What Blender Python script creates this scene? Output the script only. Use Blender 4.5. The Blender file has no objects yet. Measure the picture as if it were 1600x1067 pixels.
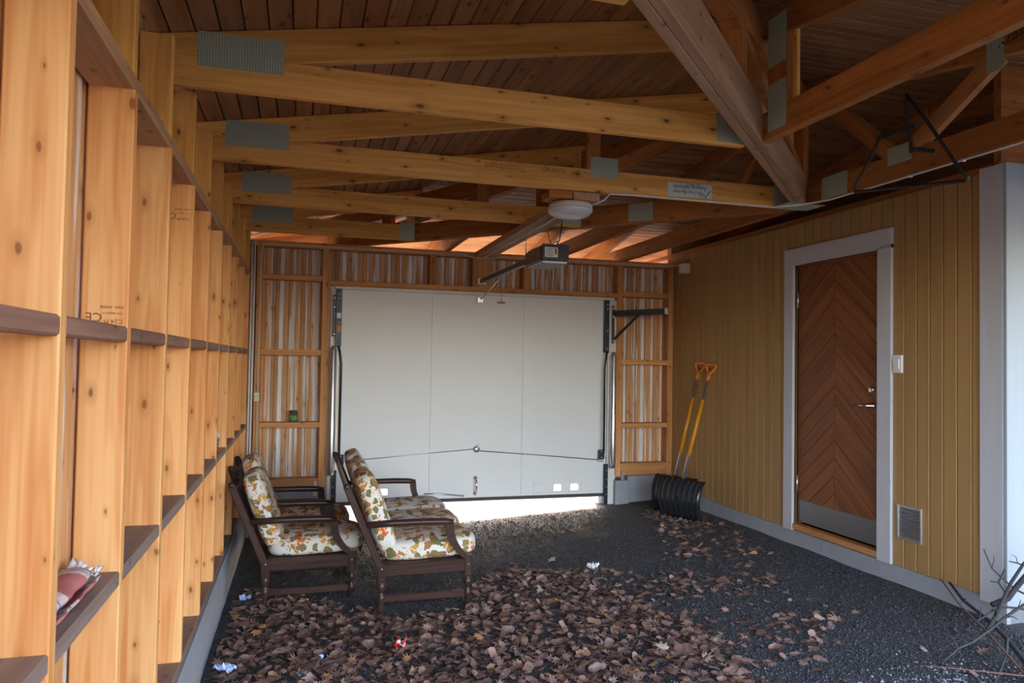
import bpy, bmesh, math, random
from math import sin, cos, pi, radians, sqrt, atan2
from mathutils import Vector, Matrix, noise

random.seed(7)
sc = bpy.context.scene
COL = sc.collection
# ------------------------------------------------------------------ camera
HC = 1.40
YAW, PITCH, ROLL, FPX = .2784, .0282, .0167, 1149.0
fw = Vector((sin(YAW)*cos(PITCH), cos(YAW)*cos(PITCH), sin(PITCH)))
r0 = Vector((cos(YAW), -sin(YAW), 0)); u0 = r0.cross(fw)
rt = r0*cos(ROLL) + u0*sin(ROLL); up_ = -r0*sin(ROLL) + u0*cos(ROLL)
cd = bpy.data.cameras.new('camera'); cam = bpy.data.objects.new('camera', cd); COL.objects.link(cam)
cd.sensor_width = 36; cd.lens = FPX/1600*36; cd.clip_start = .05; cd.clip_end = 300
cam.matrix_world = Matrix(((rt.x, up_.x, -fw.x, 0), (rt.y, up_.y, -fw.y, 0), (rt.z, up_.z, -fw.z, HC), (0, 0, 0, 1)))
sc.camera = cam
# ------------------------------------------------------------------ sky, sun, exposure
w = bpy.data.worlds.new('sky'); sc.world = w; w.use_nodes = True
wn = w.node_tree; bg = wn.nodes['Background']
sky = wn.nodes.new('ShaderNodeTexSky'); sky.sky_type = 'NISHITA'; sky.sun_disc = False
sky.sun_elevation = radians(34); sky.sun_rotation = radians(15); sky.air_density = 1.0; sky.dust_density = 2.0; sky.ozone_density = 1.0
wb = wn.nodes.new('ShaderNodeMix'); wb.data_type = 'RGBA'; wb.blend_type = 'MULTIPLY'; wb.inputs[0].default_value = 1
wb.inputs[7].default_value = (1.14, .96, .90, 1)      # camera white balance, the same over the whole sky
wn.links.new(sky.outputs[0], wb.inputs[6]); wn.links.new(wb.outputs[2], bg.inputs[0]); bg.inputs[1].default_value = .60
sl = bpy.data.lights.new('sun', 'SUN'); so = bpy.data.objects.new('sun', sl); COL.objects.link(so)
sl.energy = 5.0; sl.angle = radians(.6); sl.color = (1, .93, .82)
so.rotation_euler = Vector((-.30, -1, -.68)).to_track_quat('-Z', 'Y').to_euler()
vs = sc.view_settings
vs.view_transform = 'Standard'; vs.look = 'None'; vs.gamma = 1; vs.use_curve_mapping = False
vs.exposure = 1.9
try: sc.cycles.max_bounces = 10; sc.cycles.diffuse_bounces = 7
except Exception: pass

# ------------------------------------------------------------------ node helpers
class NT:
    def __init__(s, name):
        s.m = bpy.data.materials.new(name); s.m.use_nodes = True; s.t = s.m.node_tree
        s.b = s.t.nodes['Principled BSDF']
    def n(s, kind, **k):
        x = s.t.nodes.new(kind)
        for a, v in k.items():
            if a.startswith('i_'):
                key = a[2:]; key = int(key) if key.isdigit() else key.replace('_', ' ')
                if hasattr(v, 'is_linked') or v.__class__.__name__.startswith('NodeSocket'): s.t.links.new(v, x.inputs[key])
                else: x.inputs[key].default_value = v
            else: setattr(x, a, v)
        return x
    def link(s, a, b): s.t.links.new(a, b)
    def math(s, op, a, b=0.0, c=None):
        x = s.n('ShaderNodeMath', operation=op)
        for i, v in enumerate((a, b) if c is None else (a, b, c)):
            if isinstance(v, (int, float)): x.inputs[i].default_value = v
            else: s.link(v, x.inputs[i])
        return x.outputs[0]
    def ramp(s, f, stops):
        x = s.n('ShaderNodeValToRGB'); s.link(f, x.inputs[0]); e = x.color_ramp.elements
        while len(e) < len(stops): e.new(.5)
        for i, (p, c) in enumerate(stops): e[i].position = p; e[i].color = (*c, 1) if len(c) == 3 else c
        return x.outputs[0]
    def mix(s, f, a, b, mode='MIX'):
        x = s.n('ShaderNodeMix', data_type='RGBA', blend_type=mode)
        for i, v in ((0, f), (6, a), (7, b)):
            if isinstance(v, (int, float)): x.inputs[i].default_value = v
            elif isinstance(v, tuple): x.inputs[i].default_value = (*v, 1) if len(v) == 3 else v
            else: s.link(v, x.inputs[i])
        return x.outputs[2]
    def bump(s, h, strength=.3, dist=.01):
        x = s.n('ShaderNodeBump'); x.inputs['Strength'].default_value = strength; x.inputs['Distance'].default_value = dist
        s.link(h, x.inputs['Height']); s.link(x.outputs[0], s.b.inputs['Normal'])
    def coords(s, scale=(1, 1, 1), rnd=37.0):
        tc = s.n('ShaderNodeTexCoord'); oi = s.n('ShaderNodeObjectInfo')
        add = s.n('ShaderNodeVectorMath', operation='ADD'); s.link(tc.outputs['Object'], add.inputs[0])
        cx = s.n('ShaderNodeCombineXYZ'); v = s.math('MULTIPLY', oi.outputs['Random'], rnd)
        for i in range(3): s.link(v, cx.inputs[i])
        s.link(cx.outputs[0], add.inputs[1])
        mp = s.n('ShaderNodeMapping'); mp.inputs['Scale'].default_value = scale; s.link(add.outputs[0], mp.inputs[0])
        s.rand = oi.outputs['Random']
        return mp.outputs[0]

def plain(name, col, rough=.5, metal=0.0, noise_amt=.15, nscale=20, spec=.5, **k):
    t = NT(name); v = t.coords()
    nz = t.n('ShaderNodeTexNoise', i_Scale=nscale, i_Detail=4.0); t.link(v, nz.inputs['Vector'])
    c = t.mix(nz.outputs[0], tuple(x*(1-noise_amt) for x in col), tuple(min(1, x*(1+noise_amt)) for x in col))
    t.link(c, t.b.inputs['Base Color']); t.b.inputs['Roughness'].default_value = rough; t.b.inputs['Metallic'].default_value = metal
    t.b.inputs['Specular IOR Level'].default_value = spec
    for a, x in k.items(): t.b.inputs[a.replace('_', ' ')].default_value = x
    t.bump(nz.outputs[0], .08, .004)
    return t.m

def wood(name, light, dark, knot=(.16, .06, .02), streak=0.0, streakcol=(.8, .78, .74), rough=.6, kn=.085, var=.25):
    t = NT(name); v = t.coords((1, 1, 1))
    m1 = t.n('ShaderNodeMapping'); m1.inputs['Scale'].default_value = (.7, 9, 9); t.link(v, m1.inputs[0])
    wob = t.n('ShaderNodeTexNoise', i_Scale=1.3, i_Detail=2.0); t.link(m1.outputs[0], wob.inputs['Vector'])
    m2 = t.n('ShaderNodeMapping'); m2.inputs['Scale'].default_value = (1.2, 55, 55); t.link(v, m2.inputs[0])
    gr = t.n('ShaderNodeTexNoise', i_Scale=1.0, i_Detail=5.0, i_Distortion=.6); t.link(m2.outputs[0], gr.inputs['Vector'])
    ring = t.math('MULTIPLY', t.math('SINE', t.math('MULTIPLY', wob.outputs[0], 42.0)), .045)
    f = t.math('ADD', t.math('ADD', t.math('MULTIPLY', wob.outputs[0], .72), t.math('MULTIPLY', gr.outputs[0], .42)), ring)
    c = t.ramp(f, [(.40, dark), (.72, light)])
    # board to board tone
    tone = t.math('ADD', t.math('MULTIPLY', t.rand, var), 1-var*.55)
    cc = t.n('ShaderNodeCombineColor')
    for i in range(3): t.link(tone, cc.inputs[i])
    c = t.mix(1.0, c, cc.outputs[0], 'MULTIPLY')
    # knots
    sp3 = t.n('ShaderNodeSeparateXYZ'); t.link(v, sp3.inputs[0]); cb3 = t.n('ShaderNodeCombineXYZ')
    t.link(sp3.outputs[0], cb3.inputs[0]); t.link(t.math('ADD', sp3.outputs[1], sp3.outputs[2]), cb3.inputs[1])
    m3 = t.n('ShaderNodeMapping'); m3.inputs['Scale'].default_value = (4.6, 10.0, 1); t.link(cb3.outputs[0], m3.inputs[0])
    wn_ = t.n('ShaderNodeTexNoise', i_Scale=2.0); t.link(m3.outputs[0], wn_.inputs['Vector'])
    dv = t.n('ShaderNodeMix', data_type='VECTOR'); dv.inputs[0].default_value = .12
    t.link(m3.outputs[0], dv.inputs[4]); t.link(wn_.outputs['Color'], dv.inputs[5])
    vo = t.n('ShaderNodeTexVoronoi', i_Scale=1.0, voronoi_dimensions='2D'); t.link(dv.outputs[1], vo.inputs['Vector'])
    kc = t.n('ShaderNodeSeparateColor'); t.link(vo.outputs['Color'], kc.inputs[0])
    kd = t.math('DIVIDE', vo.outputs['Distance'], t.math('ADD', t.math('MULTIPLY', kc.outputs[0], 1.05), .12))
    k1 = t.ramp(kd, [(kn*.6, (1, 1, 1)), (kn*1.05, (0, 0, 0))])
    k2 = t.ramp(kd, [(kn*1.2, (1, 1, 1)), (kn*3.2, (0, 0, 0))])
    c = t.mix(t.math('MULTIPLY', k2, .38), c, tuple(x*.62 for x in dark))
    c = t.mix(t.math('MULTIPLY', k1, .85), c, knot)
    if streak:
        m4 = t.n('ShaderNodeMapping'); m4.inputs['Scale'].default_value = (1.6, 26, 26); t.link(v, m4.inputs[0])
        sn = t.n('ShaderNodeTexNoise', i_Scale=1.0, i_Detail=3.0); t.link(m4.outputs[0], sn.inputs['Vector'])
        sm = t.ramp(sn.outputs[0], [(.62-streak*.3, (0, 0, 0)), (.70-streak*.22, (1, 1, 1))])
        c = t.mix(t.math('MULTIPLY', sm, .8), c, streakcol)
    t.link(c, t.b.inputs['Base Color']); t.b.inputs['Roughness'].default_value = rough
    t.b.inputs['Specular IOR Level'].default_value = .3
    t.bump(gr.outputs[0], .12, .003)
    return t.m

M = {}
M['stud'] = wood('pine_stud', (.90, .49, .19), (.70, .275, .078), (.27, .08, .02), kn=.075, var=.18)
M['truss'] = wood('pine_truss', (.88, .47, .12), (.63, .29, .055), (.15, .05, .01), kn=.085)
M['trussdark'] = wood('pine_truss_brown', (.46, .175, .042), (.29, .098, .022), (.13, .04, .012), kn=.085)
M['rough'] = wood('rough_sawn_pine', (.50, .30, .17), (.36, .19, .095), (.12, .05, .02), kn=.07)
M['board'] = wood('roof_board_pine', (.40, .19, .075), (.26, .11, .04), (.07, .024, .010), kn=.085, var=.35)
M['frame'] = wood('pine_frame', (.68, .33, .12), (.46, .185, .055), (.16, .055, .015), kn=.07)
M['clad'] = wood('cladding_pine', (.66, .37, .17), (.48, .23, .09), (.18, .07, .03), streak=.22, streakcol=(.75, .72, .66), kn=.07, var=.35)
M['cladwhite'] = wood('cladding_primed', (.76, .72, .66), (.58, .50, .42), (.30, .18, .10), streak=.55, streakcol=(.84, .83, .82), kn=.06)
M['shelf'] = wood('weathered_shelf', (.30, .22, .18), (.20, .135, .105), (.08, .05, .04), kn=.05)
M['rail'] = wood('brown_stained_rail', (.34, .185, .125), (.21, .105, .07), (.07, .03, .02), kn=.06)
M['ochre'] = wood('ochre_painted_board', (.42, .245, .095), (.38, .215, .08), (.34, .19, .068), kn=.02, var=.10, rough=.55)
M['ochreback'] = plain('ochre_groove', (.20, .11, .035), .7)
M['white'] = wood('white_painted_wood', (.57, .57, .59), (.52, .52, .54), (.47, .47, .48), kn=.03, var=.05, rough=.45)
M['frontwhite_dimmed'] = wood('white_house_front_dimmed', (.36, .41, .44), (.335, .38, .41), (.31, .35, .38), kn=.02, var=.05, rough=.45)  # white paint with the dimmer light on this face put into its colour
M['doorwood'] = wood('teak_door_wood', (.27, .092, .028), (.165, .05, .015), (.15, .05, .016), kn=.02, var=.05, rough=.42)
M['threshold'] = wood('threshold_wood', (.55, .26, .09), (.42, .18, .06), kn=.03)
M['chairwood'] = wood('dark_stained_wood', (.070, .036, .027), (.035, .018, .014), (.02, .012, .01), kn=.03, rough=.28)
M['concrete'] = plain('concrete', (.31, .32, .34), .85, noise_amt=.16, nscale=9)
M['panel'] = plain('garage_door_white', (.76, .76, .73), .42, noise_amt=.03, nscale=3)
M['jamb'] = plain('door_jamb_white', (.72, .70, .65), .5, noise_amt=.05)
M['black'] = plain('black_steel', (.022, .028, .036), .38, .2)
M['rubber'] = plain('rubber_seal', (.05, .05, .05), .7)
M['zinc'] = plain('galvanised_steel', (.62, .64, .65), .32, .9, noise_amt=.1)
M['chrome'] = plain('chrome', (.80, .80, .80), .16, 1.0, noise_amt=.03)
M['kick'] = plain('brushed_steel', (.26, .26, .275), .42, .9, noise_amt=.12, nscale=4)
M['alu'] = plain('aluminium', (.75, .76, .78), .28, .95, noise_amt=.04)
M['yellow'] = plain('yellow_lacquer', (.72, .30, .012), .3, noise_amt=.05)
M['orange'] = plain('orange_plastic', (.72, .20, .02), .4, noise_amt=.05)
M['blackplastic'] = plain('black_plastic', (.018, .02, .023), .26, noise_amt=.1)
M['whiteplastic'] = plain('white_plastic', (.78, .78, .75), .4, noise_amt=.04)
M['lampglass'] = plain('opal_lamp_dome', (.66, .66, .68), .18, noise_amt=.02)
M['cream'] = plain('cream_plastic', (.66, .62, .48), .45, noise_amt=.05)
M['darkgrey'] = plain('dark_grey_casing', (.05, .04, .04), .4, noise_amt=.1)
M['paper'] = plain('sign_paper', (.60, .66, .60), .5, noise_amt=.05)
M['ink'] = plain('ink', (.03, .035, .03), .7)
M['stamp'] = plain('stamp_ink', (.20, .085, .025), .8)
M['pencil'] = plain('pencil_marks', (.34, .18, .05), .8)
M['red'] = plain('red_plastic', (.42, .03, .02), .4)
M['bark'] = plain('bark', (.045, .042, .045), .8, noise_amt=.35, nscale=30)
M['barkbrown'] = plain('brown_bark', (.19, .10, .07), .7, noise_amt=.3, nscale=30)
M['iron'] = plain('rusty_iron', (.055, .05, .042), .55, .5, noise_amt=.4)
M['lid'] = plain('jar_lid', (.06, .07, .05), .4, .3)
M['label'] = plain('green_label', (.16, .36, .16), .5, noise_amt=.6, nscale=60)
M['bluewrap'] = plain('pale_blue_film', (.45, .58, .85), .25, noise_amt=.2, nscale=30)
M['scrap'] = plain('white_scrap', (.72, .72, .76), .5, noise_amt=.1)
M['roofcover'] = plain('roof_covering', (.08, .08, .085), .8)
M['attic'] = plain('attic_insulation', (.22, .18, .12), .9)

t = NT('nail_plate'); v = t.coords((1, 1, 1), 0)
sx = t.n('ShaderNodeSeparateXYZ'); t.link(v, sx.inputs[0])
a = t.math('SINE', t.math('MULTIPLY', sx.outputs[0], 560.0)); b_ = t.math('SINE', t.math('MULTIPLY', sx.outputs[2], 700.0))
d = t.math('MULTIPLY', t.math('GREATER_THAN', a, .2), t.math('GREATER_THAN', b_, -.2))
t.link(t.mix(d, (.44, .50, .37), (.21, .25, .175)), t.b.inputs['Base Color'])
t.b.inputs['Metallic'].default_value = .15; t.b.inputs['Roughness'].default_value = .45; t.bump(d, .5, -.002)
M['nail'] = t.m

# gravel ground
t = NT('gravel'); tc = t.n('ShaderNodeTexCoord')
n1 = t.n('ShaderNodeTexNoise', i_Scale=1.1, i_Detail=3.0); n2 = t.n('ShaderNodeTexVoronoi', i_Scale=95.0); n3 = t.n('ShaderNodeTexNoise', i_Scale=240.0, i_Detail=3.0)
for q in (n1, n2, n3): t.link(tc.outputs['Object'], q.inputs['Vector'])
c = t.mix(n3.outputs[0], (.028, .028, .030), (.095, .094, .095)); c = t.mix(t.math('MULTIPLY', n1.outputs[0], .5), c, (.05, .047, .043))
c = t.mix(.35, c, n2.outputs['Color'], 'OVERLAY')
hs = t.n('ShaderNodeHueSaturation'); hs.inputs['Saturation'].default_value = .25; t.link(c, hs.inputs['Color'])
t.link(hs.outputs[0], t.b.inputs['Base Color']); t.b.inputs['Roughness'].default_value = .85; t.bump(n2.outputs['Distance'], .9, .012)
M['gravel'] = t.m

def stone_mat(name, ramp, rough, attr):
    t = NT(name)
    if attr: f = t.n('ShaderNodeAttribute', attribute_name='rnd').outputs['Fac']
    else: f = t.n('ShaderNodeObjectInfo').outputs['Random']
    tc = t.n('ShaderNodeTexCoord'); nz = t.n('ShaderNodeTexNoise', i_Scale=60.0, i_Detail=3.0); t.link(tc.outputs['Object'], nz.inputs['Vector'])
    c = t.ramp(f, ramp); c = t.mix(.35, c, nz.outputs[0], 'OVERLAY')
    t.link(c, t.b.inputs['Base Color']); t.b.inputs['Roughness'].default_value = rough; t.b.inputs['Specular IOR Level'].default_value = .35
    return t.m
LEAFR = [(0, (.13, .075, .06)), (.25, (.19, .105, .08)), (.5, (.24, .145, .115)), (.72, (.30, .17, .115)), (.90, (.36, .26, .21)), (.97, (.44, .22, .09))]
M['leaf'] = stone_mat('dry_leaf', LEAFR, .6, False); M['leafs'] = stone_mat('dry_leaf_litter', LEAFR, .6, True)
M['stones'] = stone_mat('gravel_stones', [(0, (.03, .03, .032)), (.6, (.075, .075, .077)), (.86, (.12, .12, .125)), (1, (.33, .33, .35))], .75, True)

# floral upholstery
t = NT('floral_fabric'); v = t.coords((1, 1, 1), 11.0)
nz = t.n('ShaderNodeTexNoise', i_Scale=26.0, i_Detail=1.0); t.link(v, nz.inputs['Vector'])
dv = t.n('ShaderNodeMix', data_type='VECTOR'); dv.inputs[0].default_value = .05; t.link(v, dv.inputs[4]); t.link(nz.outputs['Color'], dv.inputs[5])
def layer(scale, off, rad, ramp, keep, c, stretch=(1, 1, 1), rot=0, petals=0):
    mp = t.n('ShaderNodeMapping'); mp.inputs['Location'].default_value = (off, off*1.7, off*.6); mp.inputs['Scale'].default_value = tuple(scale*q for q in stretch); mp.inputs['Rotation'].default_value = (rot, rot, rot*.5)
    t.link(dv.outputs[1], mp.inputs[0])
    vo = t.n('ShaderNodeTexVoronoi', i_Scale=1.0); t.link(mp.outputs[0], vo.inputs['Vector'])
    sp = t.n('ShaderNodeSeparateColor'); t.link(vo.outputs['Color'], sp.inputs[0])
    mask = t.math('MULTIPLY', t.math('LESS_THAN', vo.outputs['Distance'], rad), t.math('LESS_THAN', sp.outputs[0], keep))
    if petals:
        v2 = t.n('ShaderNodeTexVoronoi', i_Scale=petals); t.link(mp.outputs[0], v2.inputs['Vector'])
        mask = t.math('MULTIPLY', mask, t.math('MAXIMUM', t.math('LESS_THAN', v2.outputs['Distance'], .47), t.math('LESS_THAN', vo.outputs['Distance'], rad*.35)))
    col = t.ramp(sp.outputs[1], ramp)
    ctr = t.math('LESS_THAN', vo.outputs['Distance'], rad*.3)
    col = t.mix(t.math('MULTIPLY', ctr, .55), col, (.55, .22, .03))
    return t.mix(mask, c, col)
c = layer(17, 3.1, .37, [(0, (.17, .17, .05)), (.4, (.24, .20, .07)), (.7, (.30, .19, .08)), (1, (.10, .12, .05))], .85, (.76, .71, .62), (1, .30, 1), .6)
c = layer(19, 5.3, .34, [(0, (.19, .18, .06)), (.6, (.28, .18, .08)), (1, (.13, .14, .05))], .8, c, (.32, 1, .5), .2)
c = layer(13, 7.7, .46, [(0, (.62, .30, .06)), (.5, (.50, .26, .09)), (1, (.66, .38, .07))], .6, c, petals=2.6)
c = layer(12, 1.3, .50, [(0, (.66, .11, .02)), (.45, (.72, .17, .03)), (.6, (.72, .36, .06)), (.8, (.50, .28, .09)), (1, (.40, .10, .04))], .75, c, petals=3.2)
t.link(c, t.b.inputs['Base Color']); t.b.inputs['Roughness'].default_value = .85; t.b.inputs['Specular IOR Level'].default_value = .15
wv = t.n('ShaderNodeTexNoise', i_Scale=350.0); t.link(v, wv.inputs['Vector']); t.bump(wv.outputs[0], .15, .003)
M['floral'] = t.m

# rug
t = NT('rag_rug'); v = t.coords((1, 1, 1), 0); sx = t.n('ShaderNodeSeparateXYZ'); t.link(v, sx.inputs[0])
nz = t.n('ShaderNodeTexNoise', i_Scale=30.0, i_Detail=3.0); t.link(v, nz.inputs['Vector'])
f = t.math('FRACT', t.math('ADD', t.math('MULTIPLY', sx.outputs[0], 4.3), t.math('MULTIPLY', nz.outputs[0], .12)))
c = t.ramp(f, [(0, (.48, .16, .15)), (.42, (.52, .20, .20)), (.44, (.62, .55, .54)), (.58, (.30, .25, .30)), (.62, (.60, .48, .47)), (.78, (.45, .14, .12)), (1, (.5, .2, .2))])
c.node.color_ramp.interpolation = 'CONSTANT'
t.link(c, t.b.inputs['Base Color']); t.b.inputs['Roughness'].default_value = .95; t.bump(nz.outputs[0], .6, .01); M['rug'] = t.m
# cup print
t = NT('hatched_cup_paper'); v = t.coords((1, 1, 1), 0); ck = t.n('ShaderNodeTexChecker', i_Scale=110.0); t.link(v, ck.inputs['Vector'])
t.link(t.mix(ck.outputs[1], (.02, .022, .025), (.30, .31, .32)), t.b.inputs['Base Color']); M['cup'] = t.m
# snack wrapper
t = NT('snack_wrapper'); v = t.coords((1, 1, 1), 0); nz = t.n('ShaderNodeTexNoise', i_Scale=26.0); t.link(v, nz.inputs['Vector'])
c = t.ramp(nz.outputs[0], [(0, (.65, .03, .02)), (.46, (.70, .05, .03)), (.48, (.8, .8, .82)), (.58, (.25, .4, .75)), (.64, (.8, .5, .05))]); c.node.color_ramp.interpolation = 'CONSTANT'
t.link(c, t.b.inputs['Base Color']); t.b.inputs['Roughness'].default_value = .25; M['wrapper'] = t.m
# glass
def glass(name, col, rough=.05):
    t = NT(name); t.b.inputs['Base Color'].default_value = (*col, 1); t.b.inputs['Roughness'].default_value = rough
    t.b.inputs['Transmission Weight'].default_value = 1.0; t.b.inputs['IOR'].default_value = 1.45; return t.m
M['glass'] = glass('jar_glass', (.75, .9, .8)); M['clearplastic'] = glass('clear_plastic', (.85, .88, .92), .15)

# ------------------------------------------------------------------ object helpers
WM = {}
def finish(o, parent, mat, mw=None):
    mw = mw or Matrix(); COL.objects.link(o); WM[o.name] = mw
    if parent is not None:
        o.parent = parent; o.matrix_basis = WM[parent.name].inverted() @ mw
    else: o.matrix_basis = mw
    if mat is not None and o.data is not None and not o.data.materials: o.data.materials.append(M[mat])
    return o
def mesh_obj(name, verts, faces, mat, parent=None, mw=None, smooth=False):
    me = bpy.data.meshes.new(name); me.from_pydata([tuple(v) for v in verts], [], faces); me.update()
    if smooth: me.polygons.foreach_set('use_smooth', [True]*len(me.polygons))
    return finish(bpy.data.objects.new(name, me), parent, mat, mw)
def bm_obj(name, bm, mat, parent=None, mw=None, smooth=False):
    me = bpy.data.meshes.new(name); bmesh.ops.recalc_face_normals(bm, faces=bm.faces); bm.to_mesh(me); bm.free()
    if smooth: me.polygons.foreach_set('use_smooth', [True]*len(me.polygons))
    return finish(bpy.data.objects.new(name, me), parent, mat, mw)
def empty(name, loc, rz=0):
    o = bpy.data.objects.new(name, None); o.empty_display_size = .05
    return finish(o, None, None, Matrix.Translation(loc) @ Matrix.Rotation(rz, 4, 'Z'))
def tag(o, label, cat, group=None, kind=None):
    o['label'] = label; o['category'] = cat
    if group: o['group'] = group
    if kind: o['kind'] = kind
    return o
def struct(o, label=None):
    o['kind'] = 'structure'
    if label: o['label'] = label
    return o
def beam_data(L, wd, h, ch=.003):
    """prism along local X (0..L), chamfered cross section wd (Y) x h (Z), centred"""
    a, b = wd/2, h/2; ch = min(ch, a*.4, b*.4)
    sec = [(-a+ch, -b), (a-ch, -b), (a, -b+ch), (a, b-ch), (a-ch, b), (-a+ch, b), (-a, b-ch), (-a, -b+ch)]
    v = [(0, y, z) for y, z in sec] + [(L, y, z) for y, z in sec]
    f = [(i, (i+1) % 8, 8+(i+1) % 8, 8+i) for i in range(8)] + [tuple(range(7, -1, -1)), tuple(range(8, 16))]
    return v, f
def beam(name, p0, p1, wd, h, mat, parent=None, up=(0, 0, 1), ch=.003):
    p0, p1 = Vector(p0), Vector(p1); d = p1-p0; L = d.length; x = d/L
    up = Vector(up)
    if abs(x.dot(up)) > .999: up = Vector((1, 0, 0))
    y = up.cross(x).normalized(); z = x.cross(y)
    mw = Matrix(((x.x, y.x, z.x, p0.x), (x.y, y.y, z.y, p0.y), (x.z, y.z, z.z, p0.z), (0, 0, 0, 1)))
    v, f = beam_data(L, wd, h, ch)
    return mesh_obj(name, v, f, mat, parent, mw)
def boxw(name, lo, hi, mat, parent=None, axis=None, ch=.002):
    """axis aligned box between lo and hi; grain runs along its longest side"""
    lo, hi = Vector(lo), Vector(hi); s = hi-lo; c = (lo+hi)/2
    ax = axis if axis is not None else max(range(3), key=lambda i: s[i])
    p0, p1 = c.copy(), c.copy(); p0[ax] = lo[ax]; p1[ax] = hi[ax]
    if ax == 0: return beam(name, p0, p1, s.y, s.z, mat, parent, ch=ch)
    if ax == 1: return beam(name, p0, p1, s.x, s.z, mat, parent, ch=ch)
    return beam(name, p0, p1, s.y, s.x, mat, parent, up=(1, 0, 0), ch=ch)
def prism(name, quad, nrm, th, xdir, mat, parent):
    """slab on a world quad extruded th along nrm; local X along xdir for the grain"""
    x = Vector(xdir).normalized(); n = Vector(nrm).normalized(); y = n.cross(x).normalized(); n = x.cross(y)
    o = Vector(quad[0]); mw = Matrix(((x.x, y.x, n.x, o.x), (x.y, y.y, n.y, o.y), (x.z, y.z, n.z, o.z), (0, 0, 0, 1)))
    iv = mw.inverted(); q = [iv @ Vector(p) for p in quad]; k = len(q)
    c = .004  # chamfer of the visible lower edge along the long sides
    cy = sum(p.y for p in q)/k
    low = [Vector((p.x, p.y+(c if p.y < cy else -c), p.z)) for p in q]
    mid = [Vector((p.x, p.y, p.z+c*1.6)) for p in q]; top = [Vector((p.x, p.y, p.z+th)) for p in q]
    f = [tuple(range(k-1, -1, -1)), tuple(range(2*k, 3*k))]
    for i in range(k):
        j = (i+1) % k
        f += [(i, j, k+j, k+i), (k+i, k+j, 2*k+j, 2*k+i)]
    return mesh_obj(name, low+mid+top, f, mat, parent, mw)
def tube_data(pts, rad, n=8, closed=False):
    pts = [Vector(p) for p in pts]; rs = rad if isinstance(rad, (list, tuple)) else [rad]*len(pts)
    v, f = [], []; prev = None; m = len(pts)
    for i, p in enumerate(pts):
        if closed: d = (pts[(i+1) % m]-pts[i-1])
        else: d = pts[min(i+1, m-1)]-pts[max(i-1, 0)]
        d.normalize()
        if prev is None: a = d.orthogonal().normalized()
        else: a = (prev-d*prev.dot(d)).normalized()
        prev = a; b = d.cross(a)
        for k in range(n):
            an = 2*pi*k/n; v.append(p+(a*cos(an)+b*sin(an))*rs[i])
    for i in range(m if closed else m-1):
        for k in range(n):
            i2 = (i+1) % m
            f.append((i*n+k, i*n+(k+1) % n, i2*n+(k+1) % n, i2*n+k))
    if not closed: f += [tuple(range(n-1, -1, -1)), tuple(range((m-1)*n, m*n))]
    return v, f
def tube(name, pts, rad, mat, parent=None, n=8, closed=False, mw=None):
    v, f = tube_data(pts, rad, n, closed); return mesh_obj(name, v, f, mat, parent, mw, smooth=True)
def lathe(name, prof, mat, parent=None, mw=None, n=16):
    v, f = [], []
    for r, z in prof:
        for k in range(n): v.append((r*cos(2*pi*k/n), r*sin(2*pi*k/n), z))
    for i in range(len(prof)-1):
        for k in range(n): f.append((i*n+k, i*n+(k+1) % n, (i+1)*n+(k+1) % n, (i+1)*n+k))
    f += [tuple(range(n-1, -1, -1)), tuple(range((len(prof)-1)*n, len(prof)*n))]
    return mesh_obj(name, v, f, mat, parent, mw, smooth=True)
T = Matrix.Translation
def RX(a): return Matrix.Rotation(a, 4, 'X')
def RY(a): return Matrix.Rotation(a, 4, 'Y')
def RZ(a): return Matrix.Rotation(a, 4, 'Z')
_txt = {}
def text(name, body, size, mat, parent, origin, xdir, ydir, lift=.0008):
    """flat printed lettering: mesh letters lying on a surface"""
    cu = bpy.data.curves.new('tmp', 'FONT'); cu.body = body; cu.size = size; cu.extrude = .0002; cu.resolution_u = 2
    ob = bpy.data.objects.new('tmp', cu); COL.objects.link(ob)
    dg = bpy.context.evaluated_depsgraph_get(); me = bpy.data.meshes.new_from_object(ob.evaluated_get(dg))
    bpy.data.objects.remove(ob); bpy.data.curves.remove(cu); me.name = name; me.materials.clear()
    x = Vector(xdir).normalized(); y = Vector(ydir).normalized(); z = x.cross(y); o = Vector(origin)+z*lift
    mw = Matrix(((x.x, y.x, z.x, o.x), (x.y, y.y, z.y, o.y), (x.z, y.z, z.z, o.z), (0, 0, 0, 1)))
    return finish(bpy.data.objects.new(name, me), parent, mat, mw)

# ------------------------------------------------------------------ dimensions of the place
XL, XR, YB = -.472, 3.9147, 7.262
def zg0(x, y): return -.055-.049*(3.91-max(-.6, min(3.91, x)))
def zg(x, y): return zg0(x, y)+.012*noise.noise(Vector((x*1.7, y*1.7, 0)))+.004*noise.noise(Vector((x*8, y*8, 3)))
PITCHR = .17
def zL(x): return 2.814+PITCHR*x
HF, HB = 1.03, 7.84           # hip lines: x = y-HF (front), x = HB-y (back)
YA = (HF+HB)/2; XA = YA-HF      # apex
def zF(y): return zL(y-HF)
def zBk(y): return zL(HB-y)
ZC = 2.51; CH = .145

# ================================================================== FLOOR
def axis_pts(a, b, s, ext):
    p = [a+i*s for i in range(int(round((b-a)/s))+1)]
    return [a-e for e in reversed(ext)]+p+[b+e for e in ext]
gx = axis_pts(-1.5, 5.0, .1, (1, 3, 7, 15, 40)); gy = axis_pts(-1, 9.5, .1, (1, 3, 7, 15, 40))
vv = [(x, y, zg(x, y)) for y in gy for x in gx]; nx = len(gx)
ff = [(j*nx+i, j*nx+i+1, (j+1)*nx+i+1, (j+1)*nx+i) for j in range(len(gy)-1) for i in range(nx-1)]
floor = struct(mesh_obj('floor', vv, ff, 'gravel', smooth=True), 'dark grey gravel floor sloping down to the left wall')

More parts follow.
